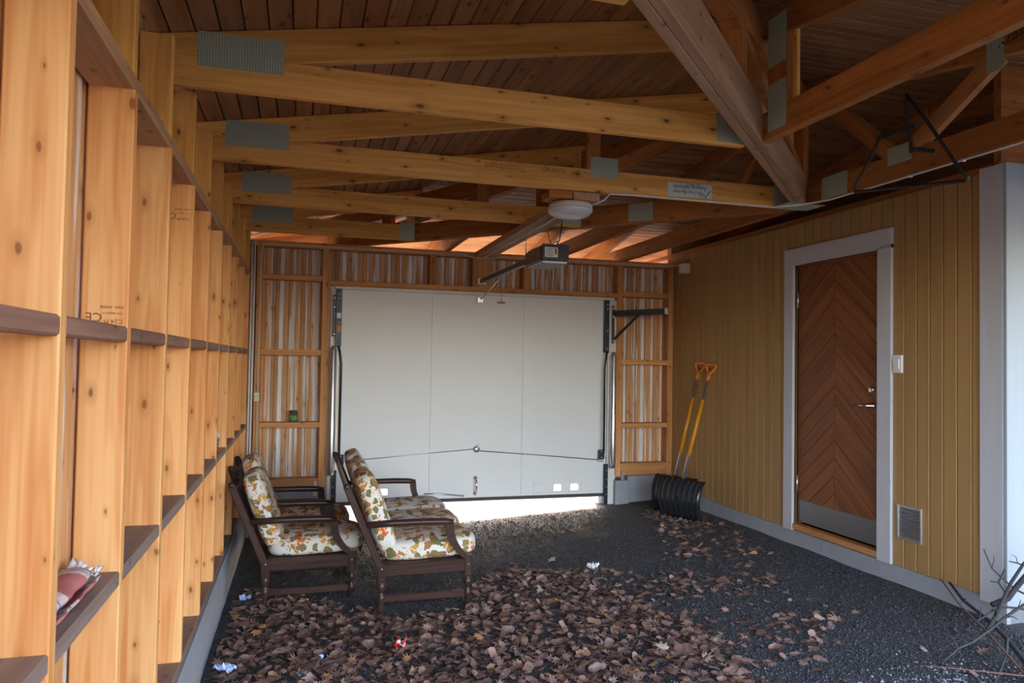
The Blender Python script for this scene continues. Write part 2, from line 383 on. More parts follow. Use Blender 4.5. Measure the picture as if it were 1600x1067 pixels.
# ================================================================== LEFT WALL
WLft = struct(empty('wall_left', (XL, 1, 0)), 'open pine stud wall with shelves')
STUDS = [1.684+.6*k for k in range(-2, 10)]           # near faces; thickness .045
studobj = {}
for k, y in enumerate(STUDS):
    studobj[k] = boxw('stud', (XL-.12, y, .08), (XL, y+.045, 2.156), 'stud', WLft, ch=.004)
    boxw('upright', (XL-.115, y, 2.201), (XL-.004, y+.045, zL(XL)-.165), 'truss', WLft, ch=.004)
for k in range(len(STUDS)-1):
    y0, y1 = STUDS[k]+.045, STUDS[k+1]
    o = boxw('shelf_board', (XL-.128, y0, .758), (XL-.001, y1, .800), 'shelf', WLft, ch=.004)
    boxw('rail', (XL-.045, y0, 1.438), (XL+.0, y1, 1.482), 'rail', WLft, ch=.006)
boxw('top_plate', (XL-.12, .45, 2.156), (XL-.001, YB, 2.201), 'rough', WLft, ch=.004)
boxw('sill_plate', (XL-.12, .45, .035), (XL-.001, YB, .08), 'shelf', WLft, ch=.004)
for seg in range(3):
    boxw('plinth', (XL-.16, .3+seg*2.4, -.75), (XL+.012, .3+(seg+1)*2.4-.004, .034), 'concrete', WLft, axis=1, ch=.008)
y = .46; i = 0
while y < 7.5:
    boxw('cladding_board', (XL-.146, y, .0), (XL-.128, y+.078, 2.66), 'clad', WLft, axis=2)
    boxw('cladding_board', (XL-.166, y+.062, .0), (XL-.148, y+.125, 2.66), 'cladwhite', WLft, axis=2)
    y += .108
# grade stamps, printed upside down on the studs
def stamp(k, x0, z0, s, full=True):
    y = STUDS[k]; p = studobj[k]; X, Z = (-1, 0, 0), (0, 0, -1)
    text('grade_stamp', 'CE', .036*s, 'stamp', p, (x0-.052*s, y, z0+.031*s), X, Z)
    text('grade_stamp', 'C24 M', .018*s, 'stamp', p, (x0, y, z0+.014*s), X, Z)
    text('grade_stamp', '1741 466631 H', .0085*s, 'stamp', p, (x0, y, z0+.034*s), X, Z)
    text('grade_stamp', '0402  N7858', .011*s, 'stamp', p, (x0, y, z0+.052*s), X, Z)
stamp(3, XL-.012, 1.487, 1.0, False)
stamp(5, XL-.014, 1.995, 1.05)
stamp(9, XL-.03, 1.50, 1.0)

# ================================================================== BACK WALL
WB = struct(empty('wall_back', (1.7, YB+.06, 0)), 'pine framed back wall around the garage door')
def bpost(x0, x1, z0, z1, name='post', dep=.12, m='frame', y0=None):
    y0 = YB if y0 is None else y0
    return boxw(name, (x0, y0, z0), (x1, y0+dep, z1), m, WB, ch=.003)
bpost(-.42, -.366, .27, 2.456); bpost(.178, .247, .17, 2.456); bpost(3.243, 3.305, .20, 2.456); bpost(3.848, 3.910, .21, 2.456)
bpost(1.213, 1.271, 2.159, 2.456); bpost(1.644, 1.858, 2.159, 2.456, y0=YB-.02); bpost(2.187, 2.256, 2.159, 2.456)
bpost(-.59, 3.912, 2.456, 2.51, 'top_plate')
bpost(.247, 3.243, 2.108, 2.159, 'lintel')
for z0, z1 in ((2.145, 2.194), (1.431, 1.485), (.749, .798), (.173, .269)): bpost(-.366, .178, z0, z1, 'nogging')
for z0, z1 in ((2.125, 2.181), (1.396, 1.451), (.718, .767), (.209, .339)): bpost(3.305, 3.848, z0, z1, 'nogging')
def clad(x0, x1, z0, z1):
    x = x0; k = 0
    while x < x1-.01:
        a = min(x+.074+.012*((k*7) % 3-1), x1)
        md_ = (x+a)/2+.004*((k*5) % 3-1)
        boxw('cladding_board', (x, YB+.122, z0), (md_-.0015, YB+.140, z1), 'clad', WB, axis=2)
        boxw('cladding_board', (md_+.0015, YB+.126, z0), (a, YB+.140, z1), 'clad', WB, axis=2)
        boxw('cladding_board', (x+.056, YB+.142, z0), (min(x+.126, x1+.02), YB+.160, z1), 'cladwhite', WB, axis=2)
        x += .108; k += 1
for lo_, hi_ in (((-.62, -.1), (.285, 2.53)), ((3.20, -.1), (3.95, 2.53)), ((.28, 2.12), (3.21, 2.53))):
    boxw('light_stop_board', (lo_[0], YB+.165, lo_[1]), (hi_[0], YB+.18, hi_[1]), 'cladwhite', WB, axis=2)  # added layer behind the cladding, stops daylight showing through its gaps
clad(-.60, .30, -.1, 2.53); clad(3.20, 3.93, -.1, 2.53); clad(.305, 3.195, 2.11, 2.53)
boxw('plinth', (-.60, YB+.01, -.7), (.235, YB+.15, .17), 'concrete', WB, ch=.006)
boxw('plinth', (3.385, YB-.005, -.7), (3.93, YB+.15, .205), 'concrete', WB, axis=0, ch=.006)
boxw('pier', (3.225, YB-.05, -.7), (3.383, YB+.12, .165), 'concrete', WB, axis=2, ch=.006)
boxw('post_bracket', (3.305, YB-.012, .16), (3.345, YB-.002, .26), 'zinc', WB, axis=2)
boxw('post_bracket', (.135, YB-.012, .10), (.170, YB-.002, .24), 'zinc', WB, axis=2)

# ================================================================== GARAGE DOOR
GD = tag(empty('garage_door', (1.74, YB+.02, 0)), 'large plain off-white up-and-over garage door panel in the back wall', 'garage door')
def holed_panel(name, x0, x1, z0, z1, y0, y1, holes, mat, parent):
    xs = sorted({x0, x1, *[h[0] for h in holes], *[h[1] for h in holes]}); zs = sorted({z0, z1, *[h[2] for h in holes], *[h[3] for h in holes]})
    bm = bmesh.new()
    vt = {}
    def V(x, y, z):
        k = (round(x, 4), round(y, 4), round(z, 4))
        if k not in vt: vt[k] = bm.verts.new(k)
        return vt[k]
    solid = {}
    for i in range(len(xs)-1):
        for j in range(len(zs)-1):
            cx, cz = (xs[i]+xs[i+1])/2, (zs[j]+zs[j+1])/2
            solid[i, j] = not any(h[0] < cx < h[1] and h[2] < cz < h[3] for h in holes)
    for (i, j), s in solid.items():
        if not s: continue
        a, b, c, d = xs[i], xs[i+1], zs[j], zs[j+1]
        bm.faces.new((V(a, y0, c), V(b, y0, c), V(b, y0, d), V(a, y0, d))); bm.faces.new((V(a, y1, d), V(b, y1, d), V(b, y1, c), V(a, y1, c)))
        for (di, dj, q) in ((-1, 0, (a, c, a, d)), (1, 0, (b, d, b, c)), (0, -1, (b, c, a, c)), (0, 1, (a, d, b, d))):
            if not solid.get((i+di, j+dj), False):
                bm.faces.new((V(q[0], y0, q[1]), V(q[0], y1, q[1]), V(q[2], y1, q[3]), V(q[2], y0, q[3])))
    return bm_obj(name, bm, mat, parent)
DX0, DX1, DZ0, DZ1 = .345, 3.135, .03, 2.075
vents = [(2.56, 2.64, .075, .135), (2.745, 2.83, .075, .135), (.74, .84, .085, .145)]
cuts = (1.245, 2.20)
px = [DX0]+list(cuts)+[DX1]
for i in range(3):
    holed_panel('panel_sheet', px[i]+.0012, px[i+1]-.0012, DZ0, DZ1, YB+.012, YB+.032, [h for h in vents if px[i] < h[0] < px[i+1]], 'panel', GD)
holed_panel('back_sheet', DX0, DX1, DZ0, DZ1, YB+.034, YB+.046, vents, 'panel', GD)  # added backing, keeps daylight from leaking at the sheet joints
for x0, x1, z0, z1 in ((.235, .40, -.09, 2.13), (3.08, 3.245, -.09, 2.13), (.235, 3.245, 2.05, 2.13)):
    boxw('light_stop_frame', (x0, YB+.062, z0), (x1, YB+.165, z1), 'jamb', GD)  # added behind the panel edges to block light leaking past the door
boxw('bottom_seal', (DX0, YB+.008, DZ0-.035), (DX1, YB+.045, DZ0), 'rubber', GD, axis=0)
boxw('top_rail', (.30, YB+.0, 2.077), (3.20, YB+.045, 2.106), 'jamb', GD, axis=0)
for x0, x1 in ((.262, .335), (3.145, 3.240)): boxw('side_jamb', (x0, YB+.005, -.09), (x1, YB+.06, 2.076), 'jamb', GD, axis=2)
# vents: frame and louvres
fr = boxw('vent_frame', (2.33, YB+.0035, .05), (2.87, YB+.0115, .058), 'panel', GD, axis=0)
for a in ((2.33, .150, 2.87, .158), (2.33, .058, 2.338, .150), (2.862, .058, 2.87, .150)):
    boxw('vent_frame', (a[0], YB+.0035, a[1]), (a[2], YB+.0115, a[3]), 'panel', GD)
boxw('vent_slide', (2.345, YB+.006, .062), (2.53, YB+.0115, .146), 'panel', GD, axis=0)
for h in vents:
    for q in range(3):
        z = h[2]+.010+q*.020
        boxw('louvre', (h[0], YB+.013, z), (h[1], YB+.030, z+.005), 'panel', GD, axis=0, ch=.001)
# lock, rods, catches, handles
lk = lathe('lock_plate', [(.034, 0), (.034, .018), (.022, .028), (.0, .03)], 'zinc', GD, T((1.722, YB+.011, .515)) @ RX(pi/2))
beam('lock_lever', (1.722, YB-.018, .515), (1.745, YB-.018, .575), .016, .008, 'zinc', GD)
tube('lock_rod', [(1.745, YB-.004, .50), (2.40, YB-.004, .445), (3.03, YB-.004, .385)], .005, 'kick', GD)
tube('lock_rod', [(1.700, YB-.004, .52), (1.05, YB-.004, .47), (.42, YB-.004, .42)], .005, 'zinc', GD)
boxw('rod_guide', (2.218, YB-.008, .445), (2.226, YB+.012, .475), 'zinc', GD)
for z in (.405, .385, .365): tube('catch', [(3.03, YB-.006, .385), (3.055, YB-.006, z), (3.105, YB-.006, z)], .0035, 'kick', GD)
tube('door_handle', [(1.717, YB+.012, .225), (1.717, YB-.03, .215), (1.722, YB-.036, .15), (1.717, YB-.03, .085), (1.717, YB+.012, .075)], .009, 'chrome', GD)
for z in (.225, .07): lathe('handle_foot', [(.022, 0), (.018, .008)], 'chrome', GD, T((1.717, YB+.012, z)) @ RX(pi/2))
tube('pull_bar', [(1.20, YB-.012, .085), (1.33, YB-.016, .085), (1.60, YB-.012, .052)], .009, 'zinc', GD)

def lift(name, label, xr, xt, side, zt):
    """lift gear beside the door: black angle rail, arm, silver spring tube. side=+1 towards +x"""
    e = tag(empty(name, (xr, YB-.04, 0)), label, 'lift gear', 'garage door lift gear')
    ur = boxw('upper_rail', (xr-.028, YB-.030, 1.52), (xr+.028, YB-.004, 2.078), 'black', e, axis=2)
    for z in (2.03, 1.985, 1.75, 1.56): lathe('bolt', [(.010, 0), (.008, .006)], 'zinc', ur, T((xr+.006, YB-.030, z)) @ RX(pi/2), n=8)
    lr = boxw('lower_rail', (xr+side*.012-.022, YB-.026, -.085), (xr+side*.012+.022, YB-.002, .34), 'black', e, axis=2)
    for z in (.02, .10, .18, .27): lathe('bolt', [(.007, 0), (.006, .005)], 'zinc', lr, T((xr+side*.018, YB-.026, z)) @ RX(pi/2), n=8)
    tube('lift_arm', [(xr-side*.004, YB-.05, 1.53), (xr-side*.020, YB-.055, 1.44), (xr-side*.030, YB-.055, 1.36), (xr-side*.030, YB-.055, .46)], .012, 'black', e)
    af = boxw('arm_foot', (xr-side*.045-.032, YB-.040, .395), (xr-side*.045+.032, YB-.012, .49), 'black', e, axis=2)
    for z in (.41, .475): lathe('bolt', [(.008, 0), (.006, .005)], 'zinc', af, T((xr-side*.045, YB-.040, z)) @ RX(pi/2), n=8)
    lathe('spring_tube', [(.012, .30), (.031, .30), (.031, .34), (.033, .35), (.033, .86), (.030, .87), (.030, zt-.02), (.022, zt), (.01, zt+.03)], 'alu', e, T((xt, YB-.045, 0)))
    hs_ = boxw('hinge_strap', (xt-.012, YB-.030, 1.62), (xt+.012, YB-.012, 2.02), 'darkgrey', e, axis=2)
    for z in (1.99, 1.90, 1.64): lathe('roller', [(.016, 0), (.016, .02), (.008, .026)], 'zinc', hs_, T((xt, YB-.030, z)) @ RX(pi/2), n=12)
    return e
g1 = lift('lift_gear', 'black and silver lift gear on the garage door side next to the left stud wall', .335, .292, -1, 1.50)
boxw('paper_tag', (.318, YB-.0325, 1.795), (.357, YB-.0305, 1.845), 'whiteplastic', g1, axis=2)
boxw('paper_tag', (.318, YB-.0325, 1.66), (.357, YB-.0305, 1.73), 'frame', g1, axis=2)
g2 = lift('lift_gear', 'black and silver lift gear on the garage door side next to the ochre wall', 3.115, 3.190, 1, 1.50)
# angled guide arm with brace on the right
ga = tag(empty('guide_arm', (3.2, YB-.1, 1.9)), 'black steel guide arm with diagonal brace sticking out beside the garage door', 'bracket')
beam('arm', (3.195, YB-.05, 1.935), (3.62, YB-.36, 1.955), .028, .062, 'black', ga)
beam('brace', (3.200, YB-.04, 1.665), (3.40, YB-.20, 1.925), .012, .028, 'black', ga)
beam('end_cap', (3.62, YB-.36, 1.955), (3.645, YB-.378, 1.956), .032, .066, 'zinc', ga)
tube('end_roller', [(3.61, YB-.37, 1.925), (3.635, YB-.352, 1.915)], .014, 'darkgrey', ga)

# ================================================================== RIGHT WALL
WR = struct(empty('wall_right', (XR+.05, 5.3, 0)), 'ochre tongue and groove house wall on a concrete plinth')
DY0, DY1 = 4.265, 5.187        # door opening
boxw('wall_core', (XR+.014, 3.46, .06), (XR+.03, DY0, 2.585), 'ochreback', WR, axis=1)
boxw('wall_core', (XR+.014, DY1, .06), (XR+.03, 7.42, 2.585), 'ochreback', WR, axis=1)
boxw('wall_core', (XR+.014, DY0, 2.24), (XR+.03, DY1, 2.585), 'ochreback', WR, axis=1)
ys = [3.422+.1035*k for k in range(0, 39)]
for k in range(38):
    a, b = max(ys[k], 3.455)+.0035, ys[k+1]-.0035
    if a > 7.38: break
    segs = [(.07, 2.58)]
    if b > 4.20 and a < 5.25: segs = [(2.30, 2.58)]
    for z0, z1 in segs: boxw('siding_board', (XR-.004, a, z0), (XR+.014, b, z1), 'ochre', WR, axis=2, ch=.0065)
for y0, y1 in ((3.30, 4.30), (4.304, 4.85), (4.854, 5.65), (5.654, 7.30)): boxw('plinth', (XR+.0, y0, -.6), (XR+.22, y1, .065), 'concrete', WR, axis=1, ch=.006)
boxw('corner_board', (XR-.024, 3.302, .045), (XR+.012, 3.455, 2.605), 'white', WR, axis=2, ch=.003)
boxw('wall_plate', (XR+.02, 3.4, 2.585), (XR+.14, 8.4, 2.63), 'trussdark', WR, axis=1)
# house front wall behind the corner
WF = struct(empty('wall_front', (5, 3.35, 0)), 'white painted house front wall beside the opening')
x = XR-.024
boxw('corner_board', (XR-.024, 3.276, .045), (XR+.14, 3.301, 2.605), 'frontwhite_dimmed', WF, axis=2, ch=.003)
x = XR+.141
while x < 9:
    boxw('siding_board', (x+.002, 3.29, .06), (x+.138, 3.31, 2.62), 'frontwhite_dimmed', WF, axis=2, ch=.004); x += .14
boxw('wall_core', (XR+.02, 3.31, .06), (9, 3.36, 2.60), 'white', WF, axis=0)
boxw('gable_board', (XR-.02, 3.312, 2.607), (9, 3.36, 3.20), 'trussdark', WF, axis=0)
boxw('plinth', (XR+.03, 3.30, -.6), (9, 3.5, .058), 'concrete', WF, axis=0)
HB_ = struct(boxw('wall_house_back', (XR+.04, 7.40, -.2), (9, 7.50, 3.0), 'ochre', axis=0))
HS_ = struct(boxw('wall_house_side', (8.95, 3.3, -.2), (9.0, 7.5, 3.3), 'ochre', axis=1))
struct(boxw('attic_floor', (XR+.15, 3.4, 2.5), (8.9, 7.4, 2.56), 'attic', axis=0))

# door 1
D1 = struct(empty('door_1', (XR, 4.73, .13)), 'brown wooden house door with chevron boards and steel kick plate')
XD = XR+.028                    # face of leaf
boxw('door_core', (XD+.004, 4.30, .14), (XD+.045, 5.19, 2.225), 'doorwood', D1, axis=2)
# chevron boards: clipped diagonal strips meeting at the centre line
LY0, LY1, LZ0, LZ1, YM = 4.302, 5.183, .315, 2.215, 4.755
def clip(poly, ax, val, keep_less):
    out = []
    for i in range(len(poly)):
        p, q = poly[i], poly[(i+1) % len(poly)]
        ip = (p[ax] <= val) == keep_less or p[ax] == val; iq = (q[ax] <= val) == keep_less or q[ax] == val
        if ip: out.append(p)
        if ip != iq:
            s = (val-p[ax])/(q[ax]-p[ax]); out.append((p[0]+(q[0]-p[0])*s, p[1]+(q[1]-p[1])*s))
    return out
pitchv = .137; sl_ = .85
def chev(side):
    k = -8
    while k < 18:
        c0 = .30+k*pitchv; c1 = c0+pitchv-.006   # height of strip on centre line
        ya, yb2 = (LY0, YM-.0015) if side < 0 else (YM+.0015, LY1)
        da, db = abs(ya-YM), abs(yb2-YM)
        poly = [(ya, c0-sl_*da), (yb2, c0-sl_*db), (yb2, c1-sl_*db), (ya, c1-sl_*da)]
        poly = clip(poly, 1, LZ0, False); 
        if len(poly) > 2: poly = clip(poly, 1, LZ1, True)
        if len(poly) > 2:
            q = [(XD+.004, p[0], p[1]) for p in poly]
            xd = (0, 1, -sl_) if side > 0 else (0, -1, -sl_)
            bm = bmesh.new(); x = Vector(xd).normalized(); n = Vector((-1, 0, 0)); y = n.cross(x)
            o = Vector(q[0]); mw = Matrix(((x.x, y.x, n.x, o.x), (x.y, y.y, n.y, o.y), (x.z, y.z, n.z, o.z), (0, 0, 0, 1))); iv = mw.inverted()
            lv = [bm.verts.new(iv @ Vector(p)) for p in q]; f = bm.faces.new(lv)
            ex = bmesh.ops.extrude_face_region(bm, geom=[f]); 
            for vtx in [g for g in ex['geom'] if isinstance(g, bmesh.types.BMVert)]: vtx.co.z += .0055
            bm_obj('door_board', bm, 'doorwood', D1, mw)
        k += 1
chev(-1); chev(1)
boxw('kick_plate', (XD-.004, 4.305, .145), (XD+.003, 5.18, .318), 'kick', D1, axis=1)
boxw('threshold', (XR-.022, 4.262, .078), (XR+.05, 5.19, .122), 'threshold', D1, axis=1)
boxw('door_frame', (XD-.01, 4.262, .12), (XD+.05, 4.30, 2.235), 'doorwood', D1, axis=2)
boxw('door_frame', (XD-.01, 5.187, .12), (XD+.05, 5.22, 2.235), 'doorwood', D1, axis=2)
boxw('door_frame', (XD-.014, 4.262, 2.217), (XD+.05, 5.22, 2.25), 'doorwood', D1, axis=1)
lathe('lock_cylinder', [(.027, 0), (.027, .010), (.020, .016), (.010, .017)], 'chrome', D1, T((XD-.001, 4.369, 1.245)) @ RY(-pi/2))
hd = lathe('door_handle', [(.026, 0), (.026, .008), (.011, .012), (.011, .05)], 'chrome', D1, T((XD-.001, 4.366, 1.131)) @ RY(-pi/2))
tube('handle_lever', [(XD-.048, 4.360, 1.131), (XD-.052, 4.40, 1.131), (XD-.050, 4.495, 1.129)], [.012, .011, .008], 'chrome', hd)
for z in (1.95, .45):
    h = lathe('hinge', [(.009, -.065), (.009, .065)], 'zinc', D1, T((XD-.014, 5.176, z)), n=10)
T1 = struct(empty('trim_1', (XR-.02, 4.72, .07)), 'white casing around the brown house door')
boxw('casing_board', (XR-.028, 4.139, .068), (XR-.004, 4.265, 2.262), 'white', T1, axis=2)
boxw('casing_board', (XR-.028, 5.187, .068), (XR-.004, 5.302, 2.262), 'white', T1, axis=2)
boxw('casing_board', (XR-.028, 4.139, 2.235), (XR-.004, 5.302, 2.375), 'white', T1, axis=1)

# ================================================================== CEILING BOARDS
CE = struct(empty('ceiling', (2, 4.4, 2.8)), 'pine board roof underside of a hipped roof')
BWD = .096; th = .02
x = -.93
while x < XA-.01:
    a, b = x+.002, min(x+BWD, XA)-.002
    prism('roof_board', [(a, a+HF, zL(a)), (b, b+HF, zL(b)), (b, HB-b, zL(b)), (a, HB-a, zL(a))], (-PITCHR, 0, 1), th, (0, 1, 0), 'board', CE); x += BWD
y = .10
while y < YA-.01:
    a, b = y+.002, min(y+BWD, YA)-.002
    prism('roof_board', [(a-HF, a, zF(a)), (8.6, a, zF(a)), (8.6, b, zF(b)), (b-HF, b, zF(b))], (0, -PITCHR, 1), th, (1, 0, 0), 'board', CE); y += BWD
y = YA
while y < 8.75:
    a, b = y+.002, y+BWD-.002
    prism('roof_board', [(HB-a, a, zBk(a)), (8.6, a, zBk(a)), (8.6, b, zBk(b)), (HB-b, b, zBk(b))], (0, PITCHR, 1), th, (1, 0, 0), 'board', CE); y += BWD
# covering above the boards
u = .022; e0, e1 = .10, 8.77; xe = -.93
P = [(xe, e0, zL(xe)+u), (8.6, e0, zF(e0)+u), (8.6, YA, zF(YA)+u), (XA, YA, zL(XA)+u), (xe, e1, zL(xe)+u), (8.6, e1, zBk(e1)+u)]
vt = P+[(p[0], p[1], p[2]+.05) for p in P]
ft = [(0, 1, 2, 3), (0, 3, 4), (3, 2, 5, 4)]; ft += [tuple(i+6 for i in reversed(f)) for f in ft]
for a, b in ((0, 1), (1, 2), (2, 5), (5, 4), (4, 0)): ft.append((a, b, b+6, a+6))
mesh_obj('roof_covering', vt, ft, 'roofcover', CE)
# fascias
for p, q in (((xe, e0, 2.62), (xe, e1, 2.62)), ((xe, e0, 2.62), (8.6, e0, 2.62)), ((xe, e1, 2.62), (8.6, e1, 2.62))): beam('fascia', p, q, .022, .14, 'trussdark', CE)

# ================================================================== TRUSSES
NP = 0
def nailplate(parent, lo, hi, face):
    """thin pressed plate on a timber face; face: axis index of the normal"""
    return boxw('nail_plate', lo, hi, 'nail', parent, axis=0 if face == 1 else (1 if face == 0 else 0), ch=.0003)
def slope_beam(parent, name, p0, p1, wd, h, mat): return beam(name, p0, p1, wd, h, mat, parent)
def jack_left(yf, xend, label, mat, plate_end=True):
    e = tag(empty('roof_truss', ((XL+xend)/2, yf+.0225, ZC)), label, 'roof truss', 'trusses between the stud wall and the hips')
    yc = yf+.0225
    bc = beam('bottom_chord', (XL-.13, yc, ZC+CH/2), (xend, yc, ZC+CH/2), .045, CH, mat, e, ch=.004)
    x0, x1 = -.80, min(xend+.06, XA)
    beam('top_chord', (x0, yc, zL(x0)-.077), (x1, yc, zL(x1)-.077), .044, .148, mat, e, ch=.004)
    boxw('nail_plate', (-.44, yf-.0016, 2.596), (-.10, yf-.0002, 2.742), 'nail', bc, axis=0, ch=.0002)
    if plate_end: boxw('nail_plate', (xend-.16, yf-.0016, ZC+.012), (xend-.005, yf-.0002, ZC+CH+.02), 'nail', bc, axis=0, ch=.0002)
    xv = xend-.045
    if zL(xv)-.15 > ZC+CH+.05: boxw('web_post', (xv-.05, yc-.021, ZC+CH), (xv+.045, yc+.021, zL(xv)-.13), mat, e, axis=2)
    return e
jack_left(.83, .83-HF-.06+.0+.30, 'short roof truss over the open front end of the stud wall', 'truss', False)
jack_left(2.03, 2.03-HF-.065, 'roof truss passing in front of the doubled diagonal beam, next to the open front', 'truss')
t1 = jack_left(3.23, 3.23-HF-.07, 'bare roof truss between the diagonal beam and the truss with the printed sign', 'truss')
t2 = jack_left(4.40, 3.30, 'roof truss with the printed sign and pencil scribbles', 'truss')
# t2 webs
boxw('web_post', (1.742, 4.402, ZC+CH), (1.835, 4.443, zL(1.79)-.14), 'trussdark', t2, axis=2)
boxw('nail_plate', (1.765, 4.3984, 2.605), (1.958, 4.3998, 2.738), 'nail', t2, axis=0, ch=.0002)
beam('web_brace', (1.90, 4.4225, ZC+CH+.01), (2.85, 4.4225, zL(2.85)-.15), .042, .095, 'trussdark', t2)
boxw('nail_plate', (1.72, 4.3984, zL(1.79)-.20), (1.86, 4.3998, zL(1.79)-.06), 'nail', t2, axis=0, ch=.0002)
t3 = jack_left(5.585, 2.17, 'roof truss next behind the truss with the printed sign', 'truss')
t4 = jack_left(6.77, 1.0, 'short roof truss stub nearest the garage door wall', 'truss')
boxw('web_post', (1.30, 5.587, ZC+CH), (1.39, 5.628, zL(1.35)-.14), 'trussdark', t3, axis=2)

# hip girders (two plies)
def hip(name_label, p0, p1, mat, zh=.195):
    d = (Vector(p1)-Vector(p0)); d.z = 0; d.normalize(); s = Vector((-d.y, d.x, 0))
    e = tag(empty('hip_girder', ((p0[0]+p1[0])/2, (p0[1]+p1[1])/2, ZC)), name_label, 'hip girder')
    for k in (-1, 1):
        o = s*(.0228*k)
        beam('bottom_chord', Vector((p0[0], p0[1], ZC+zh/2))+o, Vector((p1[0], p1[1], ZC+zh/2))+o, .044, zh, mat, e, ch=.004)
        a, b = Vector((p0[0], p0[1], zL(p0[0])-.125))+o, Vector((p1[0], p1[1], zL(p1[0])-.125))+o
        beam('top_chord', a, b, .044, .15, 'trussdark', e, ch=.004)
    L = (Vector(p1)-Vector(p0)).length
    for fr in (.34, .64):
        q = Vector(p0).lerp(Vector(p1), fr)
        zt = zL(q.x)-.18
        if zt > ZC+zh+.04: beam('web_post', (q.x, q.y, ZC+zh), (q.x, q.y, zt), .09, .095, 'trussdark', e, up=s)
    q0 = Vector(p0).lerp(Vector(p1), .36); q1 = Vector(p0).lerp(Vector(p1), .62); q2 = Vector(p0).lerp(Vector(p1), .96)
    beam('web_brace', (q0.x, q0.y, ZC+zh), (q1.x, q1.y, zL(q1.x)-.19), .042, .09, 'trussdark', e, up=s)
    beam('web_brace', (q1.x, q1.y, zL(q1.x)-.20), (q2.x, q2.y, ZC+zh), .042, .09, 'trussdark', e, up=s)
    return e
h1 = hip('doubled rough-sawn diagonal beam running from the open front to the ochre wall', (-.75, .28, 0), (3.27, 4.30, 0), 'rough')
h2 = hip('doubled diagonal roof beam running from above the garage door to the middle truss', (-.55, 8.36, 0), (3.33, 4.48, 0), 'trussdark', .16)
boxw('nail_plate', (.99, 6.78, ZC+.01), (1.04, 6.83, 2.80), 'nail', h2, axis=2)
for fr in (.66, .80): 
    q = Vector((-.55, 8.36, 0)).lerp(Vector((3.33, 4.48, 0)), fr)
    beam('nail_plate', (q.x-.07-.036, q.y+.07-.036, ZC+.08), (q.x+.07-.036, q.y-.07-.036, ZC+.08), .002, .14, 'nail', h2, ch=.0003)
boxw('joint_plate', (3.13, 4.23, ZC-.004), (3.42, 4.42, ZC-.0005), 'nail', h1, axis=0, ch=.0005)

# trusses running towards the open front (along y)
def jack_front(xf, label, y_end, mat='trussdark', full=False):
    e = tag(empty('roof_truss', (xf+.0225, y_end/2, ZC)), label, 'roof truss')
    xc = xf+.0225; yst = .15
    y2 = 8.6 if full else y_end
    beam('bottom_chord', (xc, yst, ZC+CH/2), (xc, y2, ZC+CH/2), .045, CH, mat, e, ch=.004)
    ye = YA if full else y_end
    beam('top_chord', (xc, yst, zF(yst)-.077), (xc, ye, zF(ye)-.077), .044, .148, mat, e, ch=.004)
    if full: beam('top_chord', (xc, YA, zBk(YA)-.077), (xc, y2, zBk(y2)-.077), .044, .148, mat, e, ch=.004)
    return e, xc
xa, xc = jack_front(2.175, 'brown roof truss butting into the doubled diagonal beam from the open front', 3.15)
boxw('web_post', (xc-.021, 2.955, ZC+CH-.005), (xc+.021, 3.105, zF(3.0)-.13), 'trussdark', xa, axis=2)
boxw('nail_plate', (2.1734, 2.96, 2.545), (2.1748, 3.10, 2.775), 'nail', xa, axis=2, ch=.0002)
boxw('nail_plate', (2.1734, 2.96, 2.86), (2.1748, 3.10, 3.10), 'nail', xa, axis=2, ch=.0002)
beam('end_post', (xc, 2.915, ZC+CH), (xc, 2.915, zF(2.9)-.15), .03, .02, 'truss', xa)
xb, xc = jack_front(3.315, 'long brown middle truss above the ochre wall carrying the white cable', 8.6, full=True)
beam('web_brace', (xc, 3.43, ZC+CH-.02), (xc, 2.84, zF(2.84)-.14), .042, .10, 'frame', xb)
beam('web_brace', (xc, 3.50, ZC+CH-.02), (xc, 4.15, zF(4.15)-.14), .042, .10, 'trussdark', xb)
beam('web_brace', (xc, 5.40, ZC+CH-.02), (xc, 4.72, zBk(4.72)-.14), .042, .10, 'trussdark', xb)
boxw('web_post', (xc-.021, 4.32, ZC+CH), (xc+.021, 4.44, zF(4.4)-.14), 'trussdark', xb, axis=2)
for lo, hi in (((3.3134, 3.375, 2.595), (3.3148, 3.555, 2.70)), ((3.3134, 3.89, 2.515), (3.3148, 4.13, 2.66)), ((3.3134, 2.80, 2.90), (3.3148, 2.90, 3.06))):
    boxw('nail_plate', lo, hi, 'nail', xb, axis=1, ch=.0002)
text('pencil_writing', 'Krås', .09, 'ink', xb, (3.3145, 2.84, zF(2.8)-.105), (0, -1, .17), (0, -.17, 1))
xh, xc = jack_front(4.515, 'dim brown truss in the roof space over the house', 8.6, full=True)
# back jacks, from garage wall to the back hip girder
for xf, lb in ((2.60, 'lit truss stub above the garage door opener'), (1.40, 'truss stub over the garage door behind the round lamp plank')):
    e = tag(empty('roof_truss', (xf, 7.2, ZC)), lb, 'roof truss', 'stubs from the garage wall')
    ys0 = HB-xf-.02
    beam('bottom_chord', (xf, ys0, ZC+CH/2), (xf, 8.6, ZC+CH/2), .045, CH, 'trussdark', e, ch=.004)
    beam('top_chord', (xf, ys0, zBk(ys0)-.077), (xf, 8.6, zBk(8.6)-.077), .044, .148, 'trussdark', e, ch=.004)
# front eave beam with posts
eb = tag(empty('eave_beam', (2, .5, 0)), 'wooden eave beam on posts over the open front', 'beam')
boxw('beam', (XL-.1, .44, ZC-.15), (8.8, .55, ZC), 'truss', eb)
for xp in (4.6, 8.6): boxw('post', (xp, .44, -.2), (xp+.11, .55, ZC-.15), 'white', eb)

